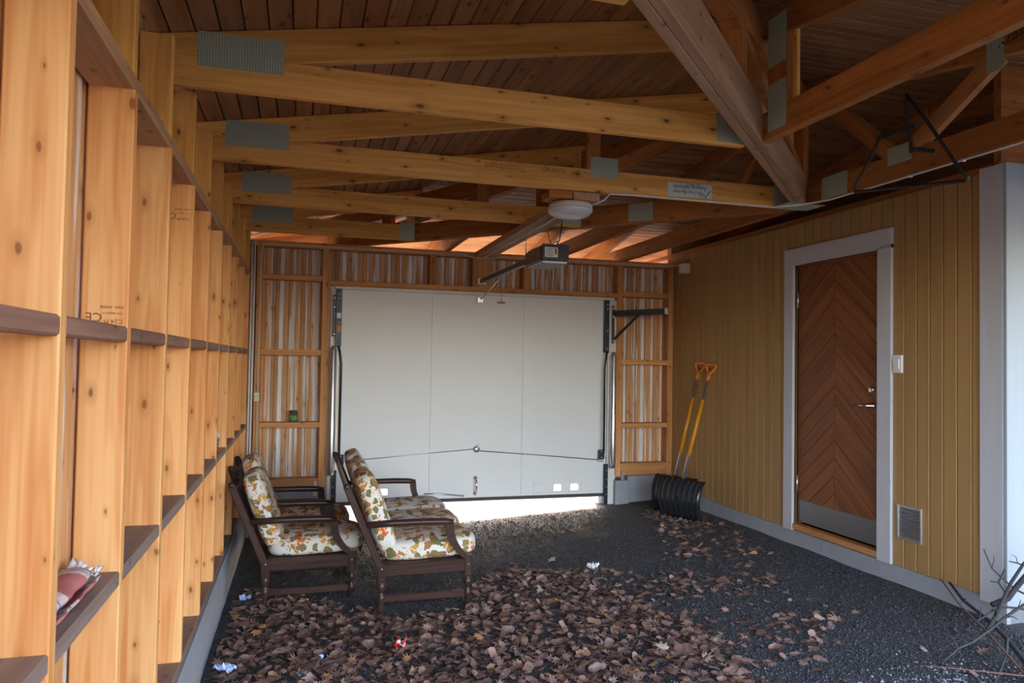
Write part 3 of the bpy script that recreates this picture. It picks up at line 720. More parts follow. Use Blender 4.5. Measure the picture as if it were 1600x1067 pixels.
# maker sign on truss t2
SG = tag(empty('maker_sign', (2.48, 4.397, 2.52)), 'small white printed sign fixed upside down on a roof truss', 'sign')
ys_ = 4.3975
sgb = beam('sign_board', (2.316, ys_, 2.571), (2.650, ys_, 2.577), .003, .092, 'paper', SG, ch=.0003)
X, Z = (-1, 0, -.018), (.018, 0, -1); yq = ys_-.0018
text('lettering', 'Från Bjuråker', .030, 'ink', sgb, (2.518, yq, 2.570), X, Z)
text('lettering', 'Åsbergs takstolar', .036, 'ink', sgb, (2.607, yq, 2.606), X, Z)
text('lettering', '0653 - 300 33', .018, 'ink', sgb, (2.560, yq, 2.6195), X, Z)
for k in range(4):
    x0 = 2.600-k*.013
    beam('logo_stroke', (x0+.0, yq-.0006, 2.538), (x0-.028, yq-.0006, 2.566), .001, .003, 'ink', sgb, ch=.0001)
beam('logo_stroke', (2.600, yq-.0006, 2.538), (2.640, yq-.0006, 2.585), .001, .0045, 'ink', sgb, ch=.0001)
beam('logo_stroke', (2.600, yq-.0006, 2.529), (2.600, yq-.0006, 2.540), .001, .004, 'ink', sgb, ch=.0001)
# pencil scribbles upside down on t2
text('pencil_writing', 'Dr. mitrap', .062, 'pencil', t2, (1.70, 4.4, 2.640), (-1, 0, .0), (0, 0, -1))
text('pencil_writing', 'Trossdragel', .056, 'pencil', t2, (1.33, 4.4, 2.632), (-1, 0, .0), (0, 0, -1))

# ================================================================== LAMP, PLANK, CABLES, OPENER
pk = tag(boxw('plank', (1.66, 4.42, 2.455), (1.84, YB-.02, 2.505), 'rough', axis=1), 'rough plank nailed under the trusses holding the round lamp', 'plank')
bk = tag(boxw('mounting_block', (1.50, 4.43, 2.462), (1.655, 4.60, 2.507), 'trussdark', axis=0), 'short wood block beside the lamp plank under a truss', 'wood block')
LP = tag(empty('ceiling_lamp', (1.69, 4.56, 2.455)), 'round white dome lamp under the roof trusses', 'lamp')
lathe('lamp_base', [(.02, 0), (.135, 0), (.145, -.012), (.148, -.035), (.13, -.036)], 'cream', LP, T((1.69, 4.56, 2.454)), n=40)
lathe('lamp_dome', [(.147, -.036), (.150, -.042), (.146, -.056), (.125, -.076), (.09, -.090), (.05, -.097), (.0005, -.099)], 'lampglass', LP, T((1.69, 4.56, 2.454)), n=40)
boxw('lamp_tab', (1.665, 4.66, 2.37), (1.695, 4.667, 2.452), 'cream', LP)
cb = tag(empty('electric_cable', (2.4, 4.39, ZC)), 'white cable clipped along the roof trusses to the lamp', 'cable')
cbm = tube('cable', [(1.80, 4.52, 2.449), (1.835, 4.46, 2.448), (1.87, 4.41, 2.465), (1.90, 4.388, 2.503), (2.1, 4.388, 2.508), (2.6, 4.388, 2.507), (3.12, 4.385, 2.505), (3.24, 4.25, 2.503), (3.322, 4.05, 2.505), (3.33, 3.6, 2.505), (3.33, 2.7, 2.505), (3.33, 1.0, 2.505), (3.33, .6, 2.505)], .0055, 'whiteplastic', cb)
for p in ((2.15, 4.386, 2.508), (2.38, 4.386, 2.508), (2.62, 4.386, 2.507), (2.86, 4.386, 2.506), (3.33, 3.75, 2.504), (3.33, 3.4, 2.504), (3.33, 3.05, 2.504), (3.33, 2.7, 2.504)):
    boxw('clip', (p[0]-.009, p[1]-.007, p[2]-.007), (p[0]+.009, p[1]+.007, p[2]+.007), 'whiteplastic', cbm)
c2 = tag(empty('electric_cable', (1.7, YB-.01, 2.46)), 'pale cable running along the top of the garage door wall', 'cable')
tube('cable', [(-.385, YB-.008, .4), (-.387, YB-.008, 1.2), (-.389, YB-.008, 2.40), (-.37, YB-.008, 2.467), (-.30, YB-.008, 2.478), (.8, YB-.008, 2.478), (1.55, YB-.008, 2.478), (1.63, YB-.03, 2.452), (1.86, YB-.03, 2.452), (1.95, YB-.008, 2.478), (3.0, YB-.008, 2.478), (3.84, YB-.008, 2.478), (3.885, 7.05, 2.47)], .006, 'cream', c2)
c3 = tag(tube('electric_cable', [(1.75, 7.22, 2.451), (1.75, 6.3, 2.450), (1.75, 5.2, 2.450), (1.74, 4.75, 2.450)], .006, 'whiteplastic'), 'white cable stapled under the lamp plank', 'cable')
for k, x in enumerate((-.462, -.438)):
    tag(tube('conduit_pipe', [(x, 7.225-.005*k, -.15), (x, 7.225-.005*k, 1.2), (x, 7.225-.005*k, 2.49)], .009, 'whiteplastic'), ('white corner conduit pipe standing against the stud wall', 'white corner conduit pipe standing against the garage wall post')[k], 'pipe', 'corner conduits')
JB = tag(empty('junction_box', (3.88, 6.98, 2.44)), 'small white box high on the ochre wall by the corner', 'junction box')
boxw('box_body', (3.835, 6.90, 2.37), (3.910, 7.00, 2.47), 'cream', JB, ch=.008); boxw('box_lid', (3.828, 6.905, 2.375), (3.836, 6.995, 2.465), 'whiteplastic', JB, ch=.003)
SB = tag(empty('socket_box', (-.395, YB, 1.04)), 'small white box on the corner post of the garage wall', 'junction box')
boxw('box_body', (-.418, YB-.035, 1.00), (-.372, YB-.001, 1.075), 'whiteplastic', SB, ch=.006); boxw('cover', (-.412, YB-.040, 1.006), (-.378, YB-.035, 1.069), 'cream', SB, ch=.003)

OP = tag(empty('garage_door_opener', (1.78, 5.3, 2.2)), 'black garage door opener with rail hanging from the trusses', 'door opener')
beam('rail', (1.735, YB-.035, 2.213), (1.775, 5.52, 2.232), .045, .036, 'darkgrey', OP)
beam('rail_lip', (1.735, YB-.035, 2.192), (1.775, 5.52, 2.211), .030, .006, 'kick', OP)
boxw('wall_bracket', (1.69, YB-.05, 2.185), (1.775, YB-.021, 2.24), 'zinc', OP, axis=0)
bm = bmesh.new(); bmesh.ops.create_cube(bm, size=1)
bmesh.ops.scale(bm, vec=(.225, .42, .135), verts=bm.verts); bmesh.ops.bevel(bm, geom=bm.edges[:], offset=.02, segments=3, affect='EDGES')
mb = bm_obj('motor_housing', bm, 'darkgrey', OP, T((1.785, 5.33, 2.205)), smooth=False)
boxw('light_cover', (1.69, 5.13, 2.138), (1.88, 5.50, 2.152), 'lampglass', OP, ch=.006)
boxw('front_panel', (1.682, 5.112, 2.155), (1.888, 5.121, 2.275), 'blackplastic', OP, axis=0, ch=.004)
lbp = boxw('label_plate', (1.70, 5.108, 2.178), (1.800, 5.1125, 2.252), 'paper', OP, axis=0, ch=.0005)
for k in range(5): boxw('label_print', (1.708, 5.1068, 2.186+k*.013), (1.768-.006*(k % 2), 5.1079, 2.190+k*.013), 'ink', lbp, axis=0, ch=.0001)
boxw('label_print', (1.776, 5.1068, 2.20), (1.792, 5.1079, 2.245), 'red', lbp, axis=2, ch=.0001)
tube('hanger_rod', [(1.70, 5.585, 2.25), (1.70, 5.60, 2.52)], .004, 'zinc', OP); tube('hanger_rod', [(1.85, 5.36, 2.27), (1.86, 5.60, 2.52)], .004, 'zinc', OP)
tube('power_cord', [(1.80, 5.30, 2.28), (1.82, 5.25, 2.31), (1.86, 5.28, 2.33), (1.88, 5.33, 2.31), (1.86, 5.36, 2.29), (1.88, 5.30, 2.34), (1.90, 5.30, 2.50)], .004, 'blackplastic', OP)
beam('push_arm', (1.785, 6.72, 2.19), (1.735, YB-.02, 2.03), .012, .014, 'zinc', OP)
boxw('door_bracket', (1.70, YB-.025, 2.0), (1.755, YB+.01, 2.05), 'zinc', OP, axis=0)
rp = tube('release_cord', [(1.79, 6.66, 2.19), (1.79, 6.655, 1.965)], .0025, 'red', OP); 
boxw('release_grip', (1.755, 6.643, 1.95), (1.825, 6.667, 1.966), 'red', rp, axis=0, ch=.004)

# hanging iron trapeze
TR = tag(empty('iron_frame', (3.15, 3.2, 2.4)), 'dark iron triangular frame hanging from the middle truss', 'metal frame')
tube('frame_rod', [(3.15, 3.412, 2.745), (3.15, 3.52, 2.61), (3.15, 3.640, 2.475), (3.15, 3.632, 2.450), (3.15, 3.30, 2.40), (3.15, 2.87, 2.338), (3.15, 2.858, 2.352), (3.15, 2.90, 2.395), (3.15, 3.10, 2.70), (3.15, 3.246, 2.90)], .0095, 'iron', TR)
beam('crossbar', (3.16, 3.42, 2.722), (3.16, 3.19, 2.715), .02, .028, 'iron', TR)
beam('hook_strap', (3.165, 3.238, 2.735), (3.165, 3.226, 2.575), .012, .022, 'iron', TR, up=(1, 0, 0))
beam('top_strap', (3.165, 3.255, 2.735), (3.165, 3.260, 2.90), .012, .018, 'iron', TR, up=(1, 0, 0))
beam('mount_bar', (3.165, 3.228, 2.60), (3.316, 3.228, 2.60), .02, .02, 'iron', TR)

# ================================================================== SMALL WALL THINGS
SW = tag(empty('light_switch', (XR-.02, 4.09, 1.43)), 'white light switch on the ochre wall beside the door casing', 'switch')
boxw('switch_plate', (XR-.022, 4.050, 1.372), (XR-.004, 4.134, 1.492), 'whiteplastic', SW, axis=2, ch=.006)
boxw('rocker', (XR-.029, 4.068, 1.40), (XR-.021, 4.116, 1.465), 'whiteplastic', SW, axis=2, ch=.003)
VG = tag(empty('vent_grille', (XR, 3.99, .26)), 'silver metal vent grille low on the ochre wall', 'vent')
for lo, hi in (((3.888, .259), (3.904, .487)), ((4.080, .259), (4.096, .487)), ((3.904, .259), (4.080, .275)), ((3.904, .471), (4.080, .487))):
    boxw('grille_frame', (XR-.016, lo[0], lo[1]), (XR-.004, hi[0], hi[1]), 'zinc', VG, ch=.002)
boxw('backing', (XR-.008, 3.9, .27), (XR-.0045, 4.085, .475), 'kick', VG, axis=1)
for k in range(9):
    z = .287+k*.0205; beam('slat', (XR-.010, 3.903, z), (XR-.010, 4.081, z), .012, .003, 'zinc', VG, up=(-.6, 0, .8), ch=.0005)
JR = tag(empty('glass_jar', (-.06, YB+.05, .798)), 'small glass jar with green label on a wall nogging', 'jar')
gl_ = lathe('glass', [(.036, 0), (.040, .006), (.040, .075), (.033, .088)], 'glass', JR, T((-.06, YB+.05, .7985)), n=20)
lathe('label_band', [(.0405, .015), (.0405, .062)], 'label', gl_, T((-.06, YB+.05, .7985)), n=20)
lathe('lid', [(.036, .086), (.037, .088), (.037, .106), (.034, .109)], 'lid', JR, T((-.06, YB+.05, .7985)), n=20)
# rug and cup on the shelf
RG = tag(empty('rolled_rug', (XL-.06, 2.05, .8)), 'folded red and white striped rag rug with fringe on a stud wall shelf', 'rug')
def sheet(name, pts, width_dir, wid, th_, mat, parent, n=10):
    """strip extruded along width_dir with a rounded edge"""
    wdv = Vector(width_dir).normalized(); v, f = [], []
    for p in pts:
        for k in range(n+1): v.append(Vector(p)+wdv*(wid*(k/n-.5)))
    m = len(pts)
    for i in range(m-1):
        for k in range(n): f.append((i*(n+1)+k, i*(n+1)+k+1, (i+1)*(n+1)+k+1, (i+1)*(n+1)+k))
    o = mesh_obj(name, v, f, mat, parent, None, True)
    md = o.modifiers.new('thick', 'SOLIDIFY'); md.thickness = th_; md.offset = 0
    return o
spir = []
for k in range(26):
    a = k*.50; r = .010+.0022*k
    spir.append((XL-.070+r*cos(a)*.84, 1.80, .831+r*sin(a)*.42))
rug_mw = None
vs_, fs_ = [], []
# oblong roll lying along the shelf (length along y)
for j in range(15):
    y = 1.80+.355*j/14; wob = .004*sin(j*1.3)
    for (x, _, z) in spir: vs_.append((x+wob, y, z+wob*.5))
ns = len(spir)
for j in range(14):
    for k in range(ns-1): fs_.append((j*ns+k, j*ns+k+1, (j+1)*ns+k+1, (j+1)*ns+k))
mwr = T((XL-.06, 2.0, .84)) @ RZ(pi/2)
iv = mwr.inverted()
ro = mesh_obj('rug_roll', [iv @ Vector(p) for p in vs_], fs_, 'rug', RG, mwr, True)
md = ro.modifiers.new('thick', 'SOLIDIFY'); md.thickness = .006; md.offset = 0
for k in range(24):
    a = random.random()*2*pi; r = .028+.03*random.random()
    p = Vector((XL-.070+r*cos(a)*.84, 2.152, .831+r*sin(a)*.42)); q = p+Vector((random.uniform(-.01, .012), random.uniform(.012, .03), random.uniform(-.012, .006))); q.z = max(q.z, .806)
    tube('fringe', [p, (p+q)/2+Vector((0, 0, .004)), q], .0035, 'scrap', RG, n=5)
cl = []
for j in range(10):
    for i in range(10):
        a, b = i/9-.5, j/9-.5; h = max(0, .25-a*a-b*b)*.20*(1+.5*noise.noise(Vector((a*7, b*7, 2))))
        cl.append((XL-.095+a*.06, 2.215+b*.11, .802+h))
tag(mesh_obj('white_cloth', cl, [(j*10+i, j*10+i+1, (j+1)*10+i+1, (j+1)*10+i) for j in range(9) for i in range(9)], 'scrap', smooth=True), 'crumpled white cloth behind the rag rug on the shelf', 'cloth')
CP = tag(empty('paper_cup', (XL-.055, 4.98, .8)), 'black hatched paper cup with white rim on a stud wall shelf', 'cup')
lathe('cup_body', [(.022, 0), (.024, .002), (.034, .085)], 'cup', CP, T((XL-.052, 5.05, .805)), n=20)
lathe('cup_rim', [(.0345, .083), (.036, .086), (.032, .105), (.020, .122), (.008, .126)], 'scrap', CP, T((XL-.052, 5.05, .805)), n=20)
tag(boxw('red_lid', (XL-.10, 5.02, .8005), (XL-.004, 5.19, .8045), 'red', axis=1, ch=.001), 'thin dark red card under the hatched cup on the shelf', 'card')

# ================================================================== CHAIRS
def cushion(name, sx, sy, sz, mat, parent, mw, n=12, e=4.5):
    bm = bmesh.new(); bmesh.ops.create_cube(bm, size=2); bmesh.ops.subdivide_edges(bm, edges=bm.edges[:], cuts=n, use_grid_fill=True)
    for v in bm.verts:
        p = v.co; L = (abs(p.x)**e+abs(p.y)**e+abs(p.z)**e)**(1/e); p = p/L
        puff = 1+.10*(1-p.x*p.x)*(1-p.y*p.y)
        q = Vector((p.x*sx/2, p.y*sy/2, p.z*sz/2*puff)); nn = noise.noise(q*9+Vector((sx*5, sy*3, 0)))
        v.co = q*(1+.02*nn)
    return bm_obj(name, bm, mat, parent, mw, smooth=True)
def seat_unit(name, label, cat, loc, rz, width, ncush, backh, group=None):
    """dark wooden easy chair or sofa; local +x is the front, near side frame at y=0"""
    e = tag(empty(name, loc, rz), label, cat, group); W0 = WM[e.name]
    def P(x, y, z): return W0 @ Vector((x, y, z))
    u = W0.to_3x3() @ Vector((0, 1, 0))
    for s, yy in ((0, 0.0), (1, width)):
        # side frame
        bt = (-.50, yy, backh)
        bp = beam('back_post', P(-.262, yy, .235), P(*bt), .032, .046, 'chairwood', e, up=W0.to_3x3() @ Vector((1, 0, .35)), ch=.006)
        lathe('finial', [(.012, -.02), (.018, 0), (.022, .014), (.016, .03), (.002, .036)], 'chairwood', bp, T(P(bt[0]+.004, yy, backh-.012)) @ RZ(rz) @ RY(-.33), n=12)
        ax0 = -.30-(.55-.30)*.10
        # arm: rounded bar
        tube('armrest', [P(-.375, yy, .553), P(-.2, yy, .560), P(0, yy, .560), P(.13, yy, .556), P(.185, yy, .548)], [.020, .023, .024, .024, .020], 'chairwood', e, n=10)
        # curved front support built as a swept flat bar
        cur = []
        for k in range(11):
            q = k/10
            x = .165+.125*q**2.1; z = .545-.235*(q**.85)
            cur.append((x, z))
        v, f = [], []
        for (x, z) in cur:
            for dx in (-.026, .026):
                for dy in (-.016, .016): v.append((x+dx, yy+dy, z))
        for k in range(10):
            b = k*4
            for a1, a2 in ((0, 1), (1, 3), (3, 2), (2, 0)): f.append((b+a1, b+a2, b+4+a2, b+4+a1))
        f += [(0, 2, 3, 1), (40, 41, 43, 42)]
        mesh_obj('arm_support', v, f, 'chairwood', e, W0)
        beam('front_post', P(.29, yy, .200), P(.29, yy, .335), .036, .055, 'chairwood', e, up=W0.to_3x3() @ Vector((1, 0, 0)), ch=.006)
        beam('rear_post', P(-.272, yy, .185), P(-.272, yy, .30), .036, .058, 'chairwood', e, up=W0.to_3x3() @ Vector((1, 0, 0)), ch=.006)
        beam('side_rail', P(-.27, yy, .265), P(.29, yy, .272), .028, .080, 'chairwood', e, ch=.004)
        beam('side_stretcher', P(-.272, yy, .085), P(.29, yy, .085), .024, .045, 'chairwood', e, ch=.004)
        for lx in (-.272, .29):
            g0 = -.03
            lathe('leg', [(.013, g0), (.015, .0), (.022, .02), (.013, .045), (.025, .062), (.026, .085), (.025, .108), (.012, .120), (.015, .126), (.027, .150), (.028, .165), (.022, .185), (.013, .196), (.022, .205), (.022, .215)], 'chairwood', e, T(P(lx, yy, 0)), n=12)
            lathe('bolt', [(.006, 0), (.004, .003)], 'zinc', e, W0 @ T((lx, yy-.018 if s == 0 else yy+.018, .275)) @ RX(pi/2 if s == 0 else -pi/2), n=8)
    beam('front_rail', P(.28, 0, .265), P(.28, width, .265), .028, .075, 'chairwood', e)
    beam('rear_rail', P(-.265, 0, .25), P(-.265, width, .25), .028, .075, 'chairwood', e)
    beam('back_rail', P(-.478, 0, backh-.07), P(-.478, width, backh-.07), .022, .05, 'chairwood', e)
    beam('back_rail', P(-.36, 0, .50), P(-.36, width, .50), .022, .05, 'chairwood', e)
    nsl = max(3, int(width/.16))
    for k in range(nsl):
        yy = width*(k+.5)/nsl
        beam('back_slat', P(-.30, yy, .34), P(-.485, yy, backh-.06), .03, .012, 'chairwood', e, up=W0.to_3x3() @ Vector((1, 0, .35)))
        beam('seat_slat', P(-.26, yy, .295), P(.27, yy, .300), .05, .012, 'chairwood', e)
    cw = (width-.05)/ncush
    for k in range(ncush):
        yc = .025+cw*(k+.5)
        cushion('seat_cushion', .64, cw*.99, .14, 'floral', e, W0 @ T((.055, yc, .370)) @ RY(-.04))
        blen = (backh-.34)/cos(.35)
        cushion('back_cushion', blen+.05, cw*.98, .14, 'floral', e, W0 @ T((-.300, yc, .375+(backh-.34)/2)) @ RY(pi/2-.345) @ RZ(0) @ RX(0) @ T((0, 0, .0)))
    return e
def chair_z(x, y): return zg0(x, y)
seat_unit('sofa', 'wide dark wooden three-seat sofa with orange floral cushions', 'sofa', (.795, 4.765, -.203), .0, 1.66, 3, .80)
seat_unit('armchair', 'floral armchair with dark wood frame standing away from the garage door', 'armchair', (.075, 5.19, -.243), .0, .575, 1, .80, 'floral armchairs')
seat_unit('armchair', 'floral armchair with dark wood frame squeezed in next to the garage door', 'armchair', (.02, 5.83, -.243), .0, .575, 1, .82, 'floral armchairs')

# ================================================================== SNOW SHOVELS
def shovel(label, foot, yaw, tip):
    """foot: middle of the blade edge on the ground; tip: centre of grip"""
    e = tag(empty('snow_shovel', foot, yaw), label, 'shovel', 'snow shovels'); W0 = WM[e.name]
    prof = [(0, .0), (-.035, .06), (-.062, .13), (-.072, .20), (-.062, .27), (-.030, .335), (.02, .385)]
    wid = .46; v, f = [], []; nxs = 33
    for (py, pz) in prof:
        for k in range(nxs):
            s = k/(nxs-1); rib = .010 if (k % 4) in (1, 2) else 0
            if k in (0, nxs-1): rib = -.014
            x = (s-.5)*wid*(1+.04*pz/.385)
            v.append((x, py-rib, pz))
    for i in range(len(prof)-1):
        for k in range(nxs-1): f.append((i*nxs+k, i*nxs+k+1, (i+1)*nxs+k+1, (i+1)*nxs+k))
    b = mesh_obj('blade', v, f, 'blackplastic', e, W0, True); md = b.modifiers.new('thick', 'SOLIDIFY'); md.thickness = .006
    boxw_ = beam('wear_strip', W0 @ Vector((-wid/2, -.004, .006)), W0 @ Vector((wid/2, -.004, .006)), .012, .016, 'zinc', e)
    a = W0 @ Vector((0, -.045, .24)); t_ = Vector(tip); d = (t_-a).normalized(); L = (t_-a).length
    tube('blade_socket', [a-d*.05, a+d*.16], .024, 'blackplastic', e, n=12)
    tube('shaft', [a, a+d*(L*.99)], .0155, 'alu', e, n=12)
    s0 = .30*L; s1 = .74*L
    tube('yellow_sleeve', [a+d*s0, a+d*s1], .0175, 'yellow', e, n=12)
    # D grip
    g = a+d*(L-.14); sidev = d.cross(Vector((0, 0, 1))).normalized(); sidev = (W0.to_3x3() @ Vector((1, 0, 0))); sidev = (sidev-d*sidev.dot(d)).normalized()
    tube('grip_stem', [g, g+d*.075], [.021, .019], 'orange', e, n=12)
    q = g+d*.07
    tube('grip', [q, q+sidev*.028+d*.025, q+sidev*.050+d*.065, q+sidev*.052+d*.085, q+sidev*.040+d*.096, q-sidev*.040+d*.096, q-sidev*.052+d*.085, q-sidev*.050+d*.065, q-sidev*.028+d*.025], .0125, 'orange', e, n=10, closed=True)
    return e
shovel('snow shovel with black scoop and yellow shaft, its scoop in front of the other', (3.535, 6.36, zg0(3.53, 6.3)-.005), radians(-62), (3.872, 6.415, 1.385))
shovel('snow shovel with black scoop and yellow shaft, its scoop behind the other', (3.565, 6.555, zg0(3.5, 6.6)-.005), radians(-61), (3.872, 6.62, 1.395))

# ================================================================== BRANCHES
BR = [('A', [(3.704, 3.55, .147), (3.577, 3.3, .084), (3.439, 3.0, .043), (3.331, 2.72, -.035), (3.20, 2.40, -.06)], .007, 'barkbrown', 'straight brown twig of the brush by the white corner'),
 ('B', [(3.845, 3.62, .098), (3.763, 3.45, .05), (3.703, 3.25, .02), (3.566, 3.0, .0), (3.415, 2.75, -.04), (3.25, 2.5, -.06)], .014, 'bark', 'thick dark branch lying against the plinth by the white corner'),
 ('C', [(2.993, 2.85, .004), (3.132, 2.9, .033), (3.279, 2.95, .033), (3.452, 3.0, .065), (3.545, 3.0, .116), (3.675, 3.0, .173), (3.9, 2.95, .25)], .008, 'bark', 'grey curved branch reaching out over the gravel'),
 ('D', [(3.356, 3.05, .032), (3.384, 3.06, .072), (3.466, 3.08, .086), (3.576, 3.1, .114), (3.641, 3.1, .133), (3.753, 3.1, .118), (3.95, 3.05, .08)], .006, 'bark', 'thin hooked branch in the brush by the white corner'),
 ('E', [(3.633, 3.2, .415), (3.668, 3.18, .314), (3.714, 3.15, .26), (3.755, 3.12, .215), (3.82, 3.1, .182), (3.95, 3.05, .12)], .006, 'bark', 'dark twig rising in front of the white corner board'),
 ('F', [(3.633, 3.15, .128), (3.722, 3.13, .162), (3.753, 3.1, .238), (3.79, 3.05, .335), (3.9, 2.98, .45)], .015, 'bark', 'thick dark forked branch leaning at the white corner'),
 ('G', [(3.695, 3.1, .372), (3.693, 3.05, .375), (3.742, 3.0, .352), (3.85, 2.95, .33)], .005, 'bark', 'short dark twig tip beside the white house front'),
 ('H', [(2.86, 2.85, -.005), (2.959, 2.8, -.003), (3.094, 2.75, -.012), (3.284, 2.65, -.016), (3.5, 2.5, -.02)], .004, 'barkbrown', 'long thin reddish twig lying on the gravel'),
 ('I', [(3.275, 3.2, .003), (3.308, 3.15, .044), (3.339, 3.1, .052), (3.348, 3.05, .053), (3.40, 2.98, .02)], .004, 'bark', 'small arched twig on the gravel'),
 ('J', [(3.85, 2.85, .62), (3.72, 2.95, .47), (3.676, 3.0, .389), (3.649, 3.05, .276), (3.597, 3.1, .082), (3.532, 3.1, .0)], .011, 'bark', 'dark bent branch standing up in the brush'),
 ('K', [(3.156, 2.72, -.062), (3.376, 2.85, -.003), (3.5, 2.95, .03)], .008, 'bark', 'short dark branch under the crossing twigs'),
 ('L', [(3.062, 2.95, -.033), (3.17, 3.0, .008), (3.252, 3.0, .027), (3.437, 2.98, .031)], .003, 'bark', 'fine arched twig tip over the gravel')]
for nm, pts, r, mt, lb in BR:
    n_ = len(pts); rs = [r*(1.0 if (nm in 'FJ') else (.5+.6*i/(n_-1))) for i in range(n_)]
    if nm == 'J': rs = [r*(.5+.5*i/(n_-1)) for i in range(n_)]
    e = tag(empty('branch', pts[0]), lb, 'branch', 'brush by the house corner')
    stem = tube('stem', pts, rs, mt, e, n=7)
    if nm == 'F':
        tube('twig', [(3.722, 3.13, .172), (3.655, 3.13, .253), (3.70, 3.13, .319)], .005, mt, stem, n=6); tube('twig', [(3.602, 3.13, .263), (3.655, 3.13, .253)], .004, mt, stem, n=6)
    elif n_ > 3:
        for k in range(1, n_-1):
            p = Vector(pts[k]); q = p+Vector((random.uniform(-.06, .06), random.uniform(-.06, .06), random.uniform(.0, .07)))
            tube('twig', [p, (p+q)/2+Vector((.01, 0, .01)), q], [r*.45, r*.35, r*.2], mt, stem, n=5)

# ================================================================== LEAVES, STONES, LITTER
def inpoly(x, y, P):
    c = False; j = len(P)-1
    for i in range(len(P)):
        if (P[i][1] > y) != (P[j][1] > y) and x < (P[j][0]-P[i][0])*(y-P[i][1])/(P[j][1]-P[i][1])+P[i][0]: c = not c
        j = i
    return c
DENSE = [(-.46, 2.2), (-.46, 5.25), (-.3, 5.6), (.35, 5.05), (.48, 4.95), (.60, 4.62), (1.05, 4.66), (1.22, 5.15), (1.55, 5.40), (2.0, 5.20), (2.12, 4.40), (2.33, 3.80), (2.2, 3.15), (2.2, 2.2)]
MID = [(1.25, 5.25), (2.05, 5.27), (2.5, 4.86), (2.97, 5.6), (3.31, 6.75), (3.70, 7.10), (3.86, 6.5), (3.62, 5.3), (3.56, 4.6), (3.33, 3.8), (2.86, 3.4), (2.3, 3.2), (2.2, 2.4)]
def leaf_mesh(kind, sd):
    rnd = random.Random(sd); out = []
    if kind == 0:
        lob = [(0, 1.0), (.30, .50), (.55, .88), (.85, .42), (1.25, .80), (1.6, .36), (2.1, .52), (2.7, .30)]
        half = [(a, r*rnd.uniform(.85, 1.1)) for a, r in lob]
        out = [(pi/2-a, r) for a, r in half]+[(pi/2+a, r*rnd.uniform(.9, 1.1)) for a, r in reversed(half[1:])]
    else:
        for k in range(12):
            a = 2*pi*k/12; out.append((a, .42+.45*abs(sin(a))**1.5*rnd.uniform(.9, 1.1)))
    cx, cy, tw = rnd.uniform(-.7, .9), rnd.uniform(-.5, .9), rnd.uniform(-.5, .5)
    def Z(x, y): return .30*(cx*x*x+cy*y*y+tw*x*y)+.10*abs(x)+.05*sin(5*x+sd)*cos(4*y)
    v = [(0, 0, Z(0, 0))]; n = len(out)
    for s in (.55, 1.0):
        for a, r in out: x, y = r*s*cos(a), r*s*sin(a); v.append((x, y, Z(x, y)))
    f = [(0, 1+k, 1+(k+1) % n) for k in range(n)]+[(1+k, 1+n+k, 1+n+(k+1) % n, 1+(k+1) % n) for k in range(n)]
    mz = min(p[2] for p in v)
    return [(p[0], p[1], p[2]-mz) for p in v], f
LM = [leaf_mesh(0 if i < 6 else 1, 11+i) for i in range(9)]
lmesh = []
for i, (v, f) in enumerate(LM):
    me = bpy.data.meshes.new('leaf'); me.from_pydata(v, [], f); me.update(); me.materials.append(M['leaf']); lmesh.append(me)
spots = []
rl = random.Random(3)
def free(x, y): return not (3.3 < x and 5.9 < y < 6.0)
for _ in range(60000):
    x, y = rl.uniform(-.40, 3.85), rl.uniform(2.4, 7.15)
    if inpoly(x, y, DENSE): p = 1.0 if y < 4.75 else .75
    elif inpoly(x, y, MID):
        p = .62*max(0, min(1, .42+1.9*noise.noise(Vector((x*1.6, y*1.6, 9)))))+.05
        if x < 2.4 and y < 4.4: p = .5
        if y > 6.0 and x > 3.2: p = .7
    else: p = .008
    if .3 < x < 1.1 and 4.8 < y < 6.5: p *= .15
    if rl.random() < p*.17: spots.append((x, y))
spots.sort(key=lambda s: s[0]*s[0]+s[1]*s[1])
def place(x, y, rr, lift_):
    s = rr.uniform(.026, .053)*(1.25 if rr.random() < .15 else 1)
    m = T((x, y, zg(x, y)+lift_)) @ RZ(rr.uniform(0, 6.28)) @ RX(rr.gauss(0, .32)) @ RY(rr.gauss(0, .32)) @ Matrix.Diagonal((s, s, s, 1))
    return m
vis = [s for s in spots if s[1]*0.0+s[0] > -9 and (s[0]*.9611-s[1]*(-.0)) is not None]
def in_view(x, y):
    q = Vector((x, y, zg(x, y)-HC)); c = (q.dot(rt), q.dot(up_), q.dot(fw))
    if c[2] < .1: return False
    return abs(c[0]/c[2]) < 800/FPX and abs(c[1]/c[2]) < 533/FPX
front = [s for s in spots if in_view(*s)]
top300 = set(front[:300])
LBL = {(0, 1): 'lobed dry brown maple leaf on the thick leaf litter', (1, 1): 'oval dry brown leaf on the thick leaf litter', (0, 0): 'lobed dry brown maple leaf on bare gravel', (1, 0): 'oval dry brown leaf on bare gravel'}
sv, sf, sr = [], [], []
for s in spots:
    dn = inpoly(s[0], s[1], DENSE)
    if s in top300:
        i = rl.randrange(9); o = bpy.data.objects.new('dry_leaf', lmesh[i]); COL.objects.link(o); o.matrix_basis = place(s[0], s[1], rl, .012 if dn else .003)
        kk = (int(i >= 6), int(dn)); tag(o, LBL[kk], 'leaf', ('oval' if kk[0] else 'lobed')+(' leaves on the litter' if dn else ' leaves on bare gravel'))
    else:
        for rep in range(1):
            v, f = LM[rl.randrange(9)]; m = place(s[0], s[1], rl, rl.uniform(0, .022) if dn else .002); b = len(sv); c = rl.random()
            sv += [m @ Vector(p) for p in v]; sf += [tuple(b+i for i in q) for q in f]; sr += [c]*len(f)
